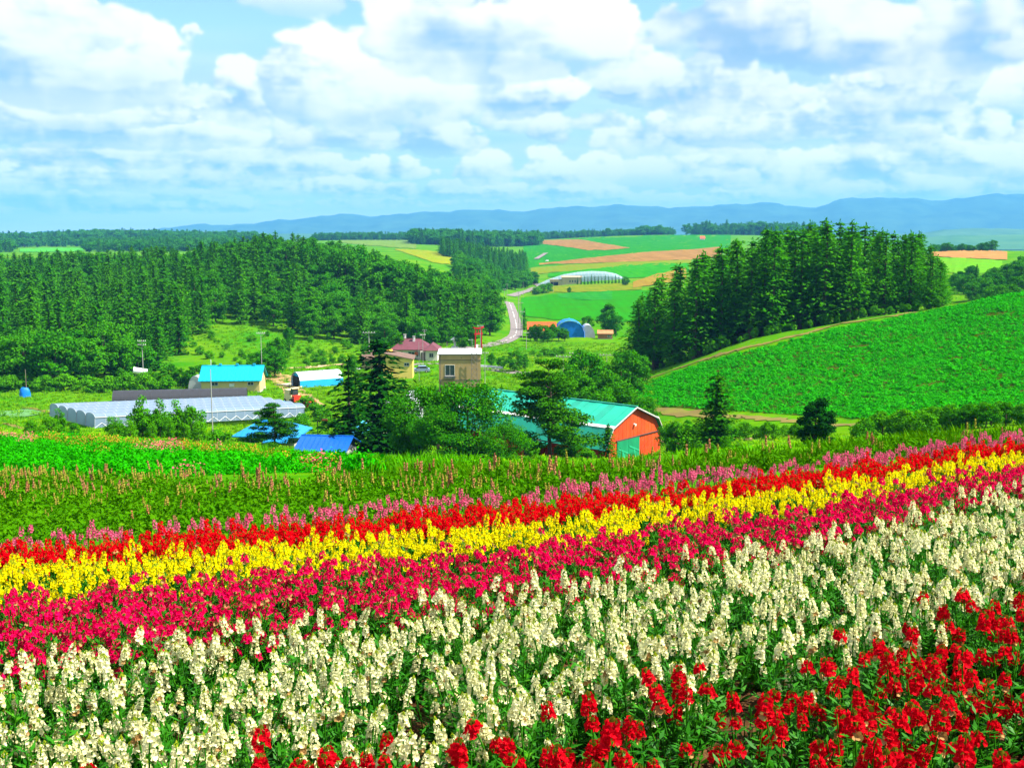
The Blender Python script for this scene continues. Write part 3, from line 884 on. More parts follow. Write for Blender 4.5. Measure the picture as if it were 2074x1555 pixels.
cluster([(443, 108, 868, 1.5)], 'bush', "shrub", "round shrub at the foot of the tall bare pole", None, 1.0, "shrub")
cluster([(1370, 112, 838, .85), (1352, 124, 850, .9), (1392, 128, 846, .9)], 'broad', "shrub_tree", "bushy small tree just past the red barn", "bushy trees past the red gable", start="red gable", rev=False)
cluster([(1290, 150, 790, 1.1), (1268, 165, 770, 1.0), (1312, 158, 800, 1.0)], 'broad', "shrub_tree", "dark bushy tree behind the barn ridge", "bushy trees behind the barn ridge", start="potato field", rev=True)
cluster([(1395 + i * 19 + (i % 3) * 5, 112 + (i * 7 % 9), 850 + (i * 5 % 13), 1.0) for i in range(16)], 'bush', "shrub", "dense shrub in the hedge below the potato field", "hedge shrubs below the potato field", .9, "shrub", start="red barn", rev=False)
cluster([(1750 + i * 20, 94 + (i * 11 % 13), 848 - (i * 7 % 17) - min(i, 10) * 2.2, 1.0) for i in range(20)], 'bush', "shrub", "rounded shrub in the thicket above the pink flowers", "thicket shrubs at the foot of the potato field", .9, "shrub", start="stout fir", rev=False)
cluster([(1960, 96, 812, 1.1), (2000, 94, 806, 1.2), (2040, 95, 810, 1.2), (2080, 94, 812, 1.2), (1925, 97, 826, 1.1)], 'broad', "shrub_tree", "dark bushy tree in the thicket above the pink flowers", "dark bushy trees in the thicket", 1.0, start="stout fir", rev=False)
cluster([(1470, 90, 880, .7), (1440, 88, 895, .8), (1640, 92, 898, 1.0), (1700, 94, 896, 1.0)], 'bush', "shrub", "small shrub in the grass beyond the pink flowers", "small shrubs in the grass", .9, "shrub", start="red barn", rev=False)
# hedge on the brow behind the faded lupins
cluster([(690 + i * 27, 82 + (i * 13 % 15), 929 + (i * 7 % 9) + (4 if i > 12 else 0), 1.3) for i in range(19)], 'bush', "shrub", "low wild shrub on the brow", "wild shrubs along the brow", .9, "shrub", start="deep blue roof", rev=False)
cluster([(1080, 128, 902, 1.1), (1190, 121, 905, 1.1)], 'bush', "shrub", "leafy shrub against the red barn wall", "shrubs against the barn wall", 1.0, "shrub", start="green door", rev=True)
# village and valley
cluster([(1195, 185, 688, .95), (1262, 190, 690, .95), (1222, 196, 715, 1.0), (1160, 178, 730, 1.0), (1235, 175, 740, 1.05), (1180, 165, 752, 1.1), (1130, 172, 745, 1.0), (1215, 160, 770, 1.1), (1290, 200, 700, 1.0), (1245, 168, 762, 1.0), (1095, 175, 752, 1.0)],
        'broad', "valley_tree", "dark green tree behind the barn roof", "trees clumped behind the barn roof", start="guardrail", rev=False)
cluster([(1042, 262, 703, 1.0), (1015, 268, 715, 1.0), (1060, 270, 712, 1.0), (995, 275, 712, .9)], 'broad', "valley_tree", "bushy tree by the village lane guardrail", "trees beside the guardrail", start="tan building", rev=False)
cluster([(1080, 312, 708, 1.4), (1105, 310, 704, 1.4), (1125, 312, 702, 1.4), (1138, 315, 700, 1.0), (1092, 306, 714, 1.4), (1118, 306, 712, 1.4)], 'bush', "shrub", "dark shrub in the band across the valley meadow", "shrubs across the valley meadow", .9, "shrub", start="country road", rev=False)
cluster([(1085, 368, 652, 1.1), (1100, 366, 650, 1.1), (1118, 368, 652, 1.1), (1132, 370, 656, 1.0), (1075, 372, 660, 1.1), (1144, 368, 664, 1.1), (1110, 360, 662, 1.1)], 'broad', "valley_tree", "leafy tree screening the orange roofed house", "trees screening the orange roofed house", start="country road", rev=False)
tree_px("valley_tree", 'broad', 1232, 400, 610, 1.0, "tall leafy tree beside the brown shed", vi=0)
tree_px("valley_tree", 'broad', 1248, 394, 628, .9, "lower leafy tree beside the brown shed", vi=1)
tree_px("valley_tree", 'broad', 1190, 410, 634, 1.0, "small tree behind the blue tarpaulin", vi=2)
tree_px("valley_tree", 'cone', 1062, 430, 622, 1.0, "small tree between the road and orange roof", vi=2)
tree_px("round_tree", 'broad', 1267, 790, 556, 1.25, "lone round dark tree among the fields", vi=3)
tree_px("round_tree", 'broad', 1153, 730, 580, 1.0, "tiny round tree on the yellow verge", vi=4)
cluster([(1100, 760, 575, 1.2), (1112, 770, 573, 1.0), (1088, 750, 580, 1.3)], 'bush', "shrub", "shrub beside the bend of the far road", "shrubs at the far road bend", .9, "shrub", start="pale building", rev=True)
cluster([(1170 + i * 7, 838 - i, 560 - (i * 5 % 7) * .8, .8) for i in range(14)], 'cone', "garden_conifer", "small garden conifer before the curved greenhouse", "garden conifers by the pale building", start="pale building", rev=False)
tree_px("round_tree", 'broad', 1391, 2250, 449, 1.2, "round tree standing on the far skyline", vi=1)
tree_px("round_tree", 'broad', 2012, 860, 482, 1.1, "small bare looking tree on the skyline beyond the brown field", vi=2)
# meadow under the larches
cluster([(520, 250, 700, 1.1), (545, 255, 690, 1.0), (560, 262, 672, .8), (585, 300, 655, .7), (535, 240, 712, 1.2), (555, 246, 698, 1.2)], 'broad', "meadow_tree", "leafy tree at the lower edge of the meadow", "trees at the meadow's lower edge", start="cream shed", rev=False)
MG = np.random.default_rng(77)
cluster([(lambda px, y: (px, y, float(project(0.0, y, float(at(px, y).z) + float(MG.uniform(.8, 2.6)))[1]), float(MG.uniform(.8, 1.2))))(float(MG.uniform(380, 720)), float(MG.uniform(255, 335))) for i in range(48)], 'bush', "shrub", "scattered shrub in the bright meadow below the larches", "shrubs scattered in the bright meadow", .9, "shrub")
cluster([(330 + i * 17, 228 + (i * 7 % 9), 745 - (i * 11 % 15), 1.1) for i in range(6)], 'broad', "valley_tree", "round leafy tree beside the cream shed's doorway", "trees beside the cream shed's doorway", start="white tank", rev=False)
cluster([(620, 190, 800, 1.3), (640, 182, 815, 1.4), (655, 176, 828, 1.4), (610, 168, 838, 1.2), (665, 170, 842, 1.3)], 'bush', "shrub", "light green shrub along the track", "shrubs along the track by the spruce", .9, "shrub", start="slender spruce", rev=True)
cluster([(800, 290, 662, .9), (770, 285, 676, .9), (745, 280, 690, 1.0), (905, 330, 640, .9), (935, 322, 655, .9), (875, 320, 652, .9), (845, 325, 640, .9), (955, 330, 650, .8)], 'broad', "valley_tree", "leafy tree directly behind the purple roofed house", "trees behind the purple roofed house", start="red gate", rev=True)

cluster([(246, 236, 742, 1.0), (262, 233, 752, 1.0), (300, 236, 744, 1.0), (318, 233, 748, 1.1), (282, 232, 757, 1.1)], 'broad', "valley_tree", "leafy tree crowding round the white tank", "trees round the white tank", start="cream shed", rev=True)
# dark undergrowth at the forest's near edge
cluster([(-30 + i * 17.5, 219 + (i * 7 % 6), 772 - (i * 11 % 20), 1.2) for i in range(22)], 'bush', "shrub", "shrub in the undergrowth along the forest's front", "undergrowth along the forest's front edge", 1.0, "shrub", start="cream shed", rev=True)
# --- forests
def poisson(px0, px1, y0, y1, n, rmin, seed, cond=None, tries=40):
    g = np.random.default_rng(seed)
    pts = []
    cell = {}
    k = 0
    while len(pts) < n and k < n * tries:
        k += 1
        y = math.sqrt(g.uniform(y0 * y0, y1 * y1)); px = g.uniform(px0, px1)
        x = float((px - CX) / FPX) * y
        if cond is not None and not cond(px, y): continue
        ci = (int(x // rmin), int(y // rmin))
        ok = True
        for a in (-1, 0, 1):
            for b in (-1, 0, 1):
                for q in cell.get((ci[0] + a, ci[1] + b), ()):
                    if (q[0] - x) ** 2 + (q[1] - y) ** 2 < rmin * rmin: ok = False
        if not ok: continue
        pts.append((x, y, px)); cell.setdefault(ci, []).append((x, y))
    return pts

def front(px):
    """distance of the forest's near edge at each image column"""
    return np.interp(px, [-200, 0, 180, 300, 350, 420, 520, 620, 700, 780, 860, 950, 1010], [225, 225, 228, 250, 275, 345, 352, 330, 325, 318, 330, 345, 400])
def back(px):
    return np.interp(px, [-200, 0, 300, 480, 640, 760, 860, 950, 1010], [640, 640, 640, 600, 560, 520, 500, 520, 560])
def in_wood(px, y):
    if not (front(px) <= y <= back(px)): return False
    return True
allp = poisson(-120, 1005, 222, 640, 900, 6.6, 5, in_wood)
larches, broads = [], []
for (x, y, px) in allp:
    pl = 0.76 if px < 420 else (0.62 if px < 620 else 0.22)
    if y < 262 and px < 330: pl = 0.0
    if 640 < px and y > 430: pl = 0.35
    (larches if RNG.uniform() < pl else broads).append((x, y, px))
larches.sort(key=lambda p: p[1]); broads.sort(key=lambda p: p[1])
FAR_FOREST = []
def canopy(px, y, h):
    """trees on the brow are as tall as the skyline of the wood asks"""
    if y < back(px) - 120: return h
    row = np.interp(px, [-200, 0, 250, 400, 490, 560, 620, 700, 750, 800, 850, 900, 950, 1000], [512, 512, 503, 494, 478, 467, 472, 487, 497, 510, 527, 543, 558, 580]) + RNG.uniform(-3, 22)
    x = (px - CX) / FPX * y
    return float(np.clip(float(ray(px, row)[1]) * y - float(terr(x, y)), 7.5, 25))
for i, (x, y, px) in enumerate(larches):
    h = RNG.uniform(12, 19)
    if y > 420: h *= .88
    h = canopy(px, y, h)
    w = RNG.uniform(1.15, 1.75) * (1.0 if h < 17 else .85)
    if i < 290:
        put_tree("larch_tree", 'larch', x, y, h, w, "larch in the dense forest on the hillside behind the greenhouses", "tree", "forest larches on the hillside", parts=False)
    else:
        FAR_FOREST.append(('larch', x, y, h, w))
for i, (x, y, px) in enumerate(broads):
    h = RNG.uniform(9, 13.5)
    if px < 330 and y < 262: h = RNG.uniform(10.5, 14)
    if px > 900: h *= .9
    h = canopy(px, y, h)
    w = RNG.uniform(.95, 1.3) * (1.0 if h < 15 else .8)
    if i < 290:
        put_tree("forest_tree", 'broad', x, y, h, w, "leafy tree in the mixed forest on the hillside above the village", "tree", "leafy forest trees on the hillside", parts=False)
    else:
        FAR_FOREST.append(('broad', x, y, h, w))

# larch grove along the top of the potato field
def crest(px):
    return np.interp(px, [1290, 1320, 1400, 1500, 1700, 1900, 1920], [222, 224, 214, 209, 211, 211, 211])
gp = poisson(1292, 1908, 205, 262, 170, 4.4, 9, lambda px, y: y > crest(px) + 2 + (0 if px < 1860 else 0) and y < crest(px) + (46 if px > 1400 else 30))
gp.sort(key=lambda p: p[1])
for i, (x, y, px) in enumerate(gp):
    top = np.interp(px, [1290, 1340, 1400, 1480, 1560, 1680, 1740, 1790, 1830, 1870, 1905], [598, 540, 512, 482, 456, 437, 440, 450, 462, 470, 530])
    u, t = ray(px, top)
    zt = float(terr(x, y))
    h = float(t) * y - zt
    h *= RNG.uniform(.86, 1.03)
    put_tree("larch_tree", 'grove', x, y, max(h, 6), RNG.uniform(1.3, 1.75), "tall larch in the grove along the top of the potato field", "tree", "larches of the grove above the potato field")
# undergrowth along the grove's foot
for i in range(34):
    px = 1300 + i * 18 + RNG.uniform(-6, 6)
    y = float(crest(px)) + RNG.uniform(-1, 2)
    x = float(ray(px, 680)[0]) * y
    put_tree("shrub", 'bush', x, y, RNG.uniform(1.2, 2.6), RNG.uniform(.7, 1.0), "low shrub at the foot of the larch grove", "shrub", "undergrowth shrubs of the grove", parts=False)

# wooded slope at the far edge of the potato hill
wp = poisson(1930, 2150, 300, 480, 75, 5.0, 17, lambda px, y: y > np.interp(px, [1930, 1990, 2074, 2150], [420, 330, 300, 300]) and y < np.interp(px, [1930, 2000, 2074, 2150], [440, 480, 480, 480]))
for (x, y, px) in wp:
    put_tree("slope_tree", 'broad' if RNG.uniform() < .75 else 'cone', x, y, RNG.uniform(5, 9.5) * (1.0 + .35 * (px > 2040)), RNG.uniform(.95, 1.25), "leafy tree on the wooded slope behind the potato hill", "tree", "trees on the slope behind the potato hill", parts=False)

# --- scatter helper: geometry-node instances for what nobody could count
def scatter(name, pts, rots, scls, idx, meshes, label, kind="stuff"):
    pts = np.asarray(pts, np.float32).reshape(-1, 3); n = len(pts)
    me = bpy.data.meshes.new(name)
    me.vertices.add(n); me.vertices.foreach_set('co', pts.ravel())
    a = me.attributes.new("rot", 'FLOAT_VECTOR', 'POINT'); a.data.foreach_set('vector', np.asarray(rots, np.float32).ravel())
    a = me.attributes.new("scl", 'FLOAT_VECTOR', 'POINT'); a.data.foreach_set('vector', np.asarray(scls, np.float32).ravel())
    a = me.attributes.new("vidx", 'INT', 'POINT'); a.data.foreach_set('value', np.asarray(idx, np.int32).ravel())
    me.update()
    c = bpy.data.collections.new(name + "_sources")
    for i, m in enumerate(meshes):
        so = bpy.data.objects.new("%s_source_%02d" % (name, i), m)
        c.objects.link(so)
    ng = bpy.data.node_groups.new(name + "_scatter", 'GeometryNodeTree')
    ng.interface.new_socket("Geometry", in_out='INPUT', socket_type='NodeSocketGeometry')
    ng.interface.new_socket("Geometry", in_out='OUTPUT', socket_type='NodeSocketGeometry')
    N = ng.nodes
    gi = N.new('NodeGroupInput'); go = N.new('NodeGroupOutput')
    ip = N.new('GeometryNodeInstanceOnPoints'); ip.inputs['Pick Instance'].default_value = True
    ci = N.new('GeometryNodeCollectionInfo'); ci.inputs['Collection'].default_value = c
    ci.inputs['Separate Children'].default_value = True; ci.inputs['Reset Children'].default_value = True
    def attr(nm, dt):
        q = N.new('GeometryNodeInputNamedAttribute'); q.data_type = dt; q.inputs['Name'].default_value = nm
        return q.outputs['Attribute']
    ng.links.new(gi.outputs[0], ip.inputs['Points'])
    ng.links.new(ci.outputs[0], ip.inputs['Instance'])
    ng.links.new(attr("vidx", 'INT'), ip.inputs['Instance Index'])
    e2r = N.new('FunctionNodeEulerToRotation')
    ng.links.new(attr("rot", 'FLOAT_VECTOR'), e2r.inputs[0])
    ng.links.new(e2r.outputs[0], ip.inputs['Rotation'])
    ng.links.new(attr("scl", 'FLOAT_VECTOR'), ip.inputs['Scale'])
    ng.links.new(ip.outputs[0], go.inputs[0])
    o = obj(name, me)
    md = o.modifiers.new("scatter", 'NODES'); md.node_group = ng
    tag(o, label, None, None, kind)
    return o

def woods(name, spec, label):
    P, R, S, I, M = [], [], [], [], []
    keys = sorted({s[0] for s in spec})
    off = {}
    for k in keys:
        off[k] = len(M); M += [v.bare for v in VARS[k]]
    for (k, x, y, h, w) in spec:
        P.append((x, y, float(terr(x, y)) - .02 * h)); R.append((0, 0, RNG.uniform(0, 6.28)))
        S.append((h / 10 * w, h / 10 * w, h / 10)); I.append(off[k] + int(RNG.integers(len(VARS[k]))))
    scatter(name, P, R, S, I, M, label)
woods("hillside_forest", FAR_FOREST, "far depth of the forest on the hillside")

def wood_spec(px0, px1, yf, yb, n, rmin, kinds, hr, seed, wr=(1.0, 1.35), cond=None):
    out = []
    for (x, y, px) in poisson(px0, px1, yf, yb, n, rmin, seed, cond):
        out.append((kinds[int(RNG.integers(len(kinds)))], x, y, float(RNG.uniform(*hr)), float(RNG.uniform(*wr))))
    return out
woods("valley_wood", wood_spec(930, 1085, 520, 900, 300, 9, ['broad', 'broad', 'larch'], (10, 15), 31, cond=lambda px, y: y > np.interp(px, [930, 990, 1015, 1040, 1085], [520, 560, 740, 780, 880])), "leafy wood reaching down to the country road")
woods("plantation_wood", wood_spec(895, 1065, 980, 1180, 330, 7.5, ['larch', 'grove'], (15, 19), 33, (1.2, 1.5), cond=lambda px, y: y > np.interp(px, [895, 980, 1065], [1060, 1000, 980])), "even plantation wood on the rise")
woods("far_wood", wood_spec(838, 1090, 1650, 2100, 620, 11, ['broad', 'larch'], (17, 27), 35, (1.3, 1.7), cond=lambda px, y: y > np.interp(px, [838, 950, 1090], [1700, 1650, 1850])), "dark wooded knoll on the far rise")
woods("skyline_wood", wood_spec(640, 850, 2250, 2500, 240, 13, ['larch', 'broad'], (12, 20), 36, (1.1, 1.6)) + wood_spec(1085, 1360, 2350, 2650, 300, 13, ['larch', 'broad'], (12, 21), 37, (1.1, 1.6))
      + wood_spec(1290, 1340, 2280, 2420, 30, 12, ['broad'], (16, 24), 41, (1.5, 1.9)) + wood_spec(1400, 1640, 2320, 2700, 330, 13, ['broad', 'larch'], (16, 34), 38, (1.2, 1.6)), "dark tree line along the far skyline")
woods("ridge_wood", wood_spec(-150, 520, 2200, 2700, 900, 14, ['broad', 'larch', 'broad'], (16, 26), 39, (1.2, 1.7)) + wood_spec(-150, 480, 1350, 2100, 800, 13, ['broad', 'larch'], (12, 19), 43, (1.3, 1.8), cond=lambda px, y: not (30 < px < 180 and y < 1900)), "dark wood on the distant ridge")
woods("eastern_wood", wood_spec(1875, 1990, 880, 960, 60, 9, ['broad'], (5, 9), 40, (1.2, 1.7)), "low trees behind the brown field")
# ------------------------------------------------------------------ buildings, vehicles, poles
def boxv(x0, x1, y0, y1, z0, z1):
    V = [(x, y, z) for z in (z0, z1) for y in (y0, y1) for x in (x0, x1)]
    F = [(0, 2, 3, 1), (4, 5, 7, 6), (0, 1, 5, 4), (2, 6, 7, 3), (0, 4, 6, 2), (1, 3, 7, 5)]
    return V, F
def box(name, parent, m, x0, x1, y0, y1, z0, z1, label=None):
    V, F = boxv(x0, x1, y0, y1, z0, z1)
    o = obj(name, mesh(name, V, F, [m]), parent)
    if label: o["label"] = label
    return o
def multi(name, parent, m, boxes, extra=None):
    V, F = [], []
    for b in boxes:
        v, f = boxv(*b); k = len(V); V += v; F += [tuple(i + k for i in q) for q in f]
    for (v, f) in extra or []:
        k = len(V); V += [tuple(p) for p in v]; F += [tuple(i + k for i in q) for q in f]
    return obj(name, mesh(name, V, F, [m]), parent)
def prism(name, parent, m, prof, y0, y1, smooth=False):
    """profile in x,z extruded along y; closed with caps"""
    n = len(prof)
    V = [(x, y0, z) for x, z in prof] + [(x, y1, z) for x, z in prof]
    F = [(i, (i + 1) % n, n + (i + 1) % n, n + i) for i in range(n)] + [tuple(range(n - 1, -1, -1)), tuple(range(n, 2 * n))]
    return obj(name, mesh(name, V, F, [m]), parent)
def slab(name, parent, m, quad, th):
    """sheet of thickness th from four corners"""
    q = [Vector(p) for p in quad]
    n = (q[1] - q[0]).cross(q[3] - q[0]).normalized() * th
    V = [tuple(p) for p in q] + [tuple(p + n) for p in q]
    F = [(0, 3, 2, 1), (4, 5, 6, 7), (0, 1, 5, 4), (1, 2, 6, 5), (2, 3, 7, 6), (3, 0, 4, 7)]
    return obj(name, mesh(name, V, F, [m]), parent)
def cyl(name, parent, m, p0, p1, r0, r1=None, k=8):
    V, Q = tube([p0, p1], [r0, r0 if r1 is None else r1], k)
    V = list(map(tuple, V)); F = [tuple(map(int, q)) for q in Q] + [tuple(range(k - 1, -1, -1)), tuple(range(k, 2 * k))]
    return obj(name, mesh(name, V, F, [m]), parent)

glass = mat("window_glass", (0.03, 0.04, 0.05), 0.15, 0.3, 1.0, 0.5)
frame_m = mat("window_frame", (0.62, 0.62, 0.60), 0.5, 0.1)
conc = mat("concrete", (0.38, 0.36, 0.33), 0.9, 0.15, 1.0)

def window(parent, x0, x1, z0, z1, y, side='front', sill=True, fm=None):
    """pane set in a wall with frame and sill; on the front (y) or an end (x = y)"""
    fm = fm or frame_m
    w = 0.07
    def bb(a0, a1, b0, b1, d0, d1):
        return (a0, a1, y - d1, y - d0, b0, b1) if side == 'front' else ((y - d1, y - d0, a0, a1, b0, b1) if side == 'west' else (y + d0, y + d1, a0, a1, b0, b1))
    b = bb(x0, x1, z0, z1, -.02, .015)
    p = box("window", parent, glass, *b)
    fr = [bb(x0 - w, x1 + w, z1, z1 + w, -.02, .06), bb(x0 - w, x1 + w, z0 - w, z0, -.02, .06), bb(x0 - w, x0, z0, z1, -.02, .06), bb(x1, x1 + w, z0, z1, -.02, .06)]
    xm = (x0 + x1) / 2
    fr.append(bb(xm - .025, xm + .025, z0, z1, -.02, .04))
    multi("frame", p, fm, fr)
    if sill: box("sill", p, conc, *bb(x0 - .12, x1 + .12, z0 - w - .06, z0 - w - .005, -.02, .12))
    return p

def frame2(pL, rL, pR, rR, ymin=60):
    """origin and heading of a building from the feet of its front corners"""
    a, b = G(pL, rL, ymin), G(pR, rR, ymin)
    d = b - a
    return a, math.atan2(d.y, d.x), math.hypot(d.x, d.y)

# --- red barn with turquoise gambrel roof
def red_barn():
    L, W = 25.0, 12.0
    near = at(1228, 126.5)                       # near corner of side wall and gable
    yaw = math.atan2(-.643, .766)                 # side wall heading: far end to near corner
    R = empty("red_barn", near, yaw)
    R.location.z -= 1.6
    tag(R, "red barn with bright turquoise roof and green sliding door", "barn")
    red = mat("barn_red", (0.50, 0.040, 0.006), 0.7, 0.18, 0.35, c2=(0.64, 0.075, 0.010), detail=8)
    redd = mat("barn_red_shaded", (0.44, 0.012, 0.010), 0.7, 0.15, 0.8)  # darker red than the gable: the side wall's shade put into its colour
    turq = mat("turquoise_roof", (0.003, 0.31, 0.205), 0.45, 0.22, 0.25, 0.45)
    turq2 = mat("turquoise_roof_seam", (0.003, 0.25, 0.165), 0.45, 0.22, 0.3, 0.45)
    white = mat("white_trim", (0.78, 0.78, 0.76), 0.6, 0.06)
    green = mat("door_green", (0.006, 0.20, 0.085), 0.6, 0.15, 0.7)
    greenl = mat("door_brace", (0.02, 0.36, 0.18), 0.6, 0.1)
    H = 3.5; zk, zp = 5.2, 7.1; xk = 2.5        # eave, knee and ridge heights
    # local: x from -L (far end) to 0 (gable), y from 0 (side wall) to W
    prof = [(0, 0), (0, H), (1.2, zk), (W / 2, zp), (W - 1.2, zk), (W, H), (W, 0)]
    # gable walls as vertical boards
    def top(y):
        return float(np.interp(y, [p[0] for p in prof[1:6]], [p[1] for p in prof[1:6]]))
    nb = 30
    ys = np.linspace(0, W, nb + 1)
    d0, d1, dz = W * .20, W * .60, 3.4           # door span
    core = [(0.02, y0, z0) for y0, z0 in prof]
    n = len(prof)
    V = [(-L, y, z - .0) for y, z in prof] + [(-.03, y, z) for y, z in prof]
    F = [tuple(range(n - 1, -1, -1)), tuple(range(n, 2 * n))] + [(i, i + 1, n + i + 1, n + i) for i in range(n - 1)] + [(n - 1, 0, n, 2 * n - 1)]
    V = [(x, W / 2 + (y - W / 2) * .985, z * .985) for x, y, z in V]
    wall = obj("wall", mesh("wall", V, F, [redd]), R)
    for i in range(nb):
        a, b = ys[i] + .012, ys[i + 1] - .012
        za, zb = top(a) - .05, top(b) - .05
        off = .03 + .012 * (i % 2)
        low = dz + .1 if (d0 - .05 < (a + b) / 2 < d1 + .05) else 0.0
        V = [(-.02, a, low), (off, a, low), (off, b, low), (-.02, b, low), (-.02, a, za), (off, a, za), (off, b, zb), (-.02, b, zb)]
        if a < W / 2 < b:
            pass
        F = [(0, 3, 2, 1), (4, 5, 6, 7), (0, 1, 5, 4), (1, 2, 6, 5), (2, 3, 7, 6), (3, 0, 4, 7)]
        obj("cladding_board", mesh("cladding_board", V, F, [red]), wall)
    # side wall boards (the long wall facing the hill)
    me = mesh("cladding_board", *boxv(-.36, .36, -.045, .03, 0, H - .1), [redd])
    for i in range(int(L / .76)):
        obj("cladding_board", me, wall, (-L + .4 + i * .76, 0, 0))
    # door: two leaves with braces on a rail
    dw = (d1 - d0) / 2
    for k in range(2):
        a = d0 + k * dw
        dr = box("door", R, green, .06, .13, a + .02, a + dw - .02, 0.05, dz)
        slab("brace", dr, greenl, [(.14, a + .1, dz * .72), (.14, a + .1, dz * .77), (.14, a + dw - .1, dz * .52), (.14, a + dw - .1, dz * .47)], -.03)
        slab("brace", dr, greenl, [(.145, a + dw * .45, dz * .60), (.145, a + dw * .55, dz * .60), (.145, a + dw * .88, .1), (.145, a + dw * .78, .1)], .03)
    box("door_rail", R, mat("dark_metal", (.06, .05, .05), .6), .10, .17, d0 - .2, W - .6, dz + .05, dz + .16)
    lamp = cyl("gable_lamp", R, mat("lamp_white", (.85, .85, .8), .4), (.05, W / 2, 5.05), (.35, W / 2, 4.95), .12, .16)
    # roof: overlapping metal sheets, white strip at the knee
    def roof_side(sgn):
        yy = lambda y: y if sgn > 0 else W - y
        np_ = 26
        dx = (L + .9) / np_
        for (ya, za, yb, zb, nm) in ((1.12, zk + .04, W / 2, zp + .06, "roof_panel"), (-.55, H - .72, 1.10, zk + .02, "roof_panel")):
            for i in range(np_):
                x0 = -L - .4 + i * dx; x1 = x0 + dx - .02
                lift = .0 if i % 2 else .035
                q = [(x0, yy(ya), za + lift), (x1, yy(ya), za + lift), (x1, yy(yb), zb + lift), (x0, yy(yb), zb + lift)]
                slab(nm, roof, turq if (i * 7 + int(ya)) % 5 else turq2, q, .05 if sgn > 0 else -.05)
        slab("snow_guard", roof, white, [(-L - .4, yy(1.0), zk - .02), (.5, yy(1.0), zk - .02), (.5, yy(1.35), zk + .22), (-L - .4, yy(1.35), zk + .22)], .06 if sgn > 0 else -.06)
    roof = box("roof", R, turq2, -L - .4, .5, W / 2 - .16, W / 2 + .16, zp + .08, zp + .22)
    roof_side(1); roof_side(-1)
    # barge boards on the gable
    ps = [(-.6, H - .8), (1.1, zk), (W / 2, zp + .05), (W - 1.1, zk), (W + .6, H - .8)]
    for (a, b) in zip(ps[:-1], ps[1:]):
        slab("barge_board", roof, mat("grey_trim", (.40, .40, .39), .7), [(.46, a[0], a[1] - .08), (.46, b[0], b[1] - .08), (.46, b[0], b[1] + .09), (.46, a[0], a[1] + .09)], .07)
    # porch door on the long wall
    pd = box("porch", R, mat("porch_dark", (.02, .02, .02), .8), -11.2, -9.6, -1.3, -.05, 0, 2.3)
    slab("porch_roof", pd, turq, [(-11.5, -1.7, 2.3), (-7.9, -1.7, 2.3), (-7.9, .02, 3.0), (-11.5, .02, 3.0)], .07)
    box("foundation", R, conc, -L, .04, -.06, W, -1.2, .02)
red_barn()

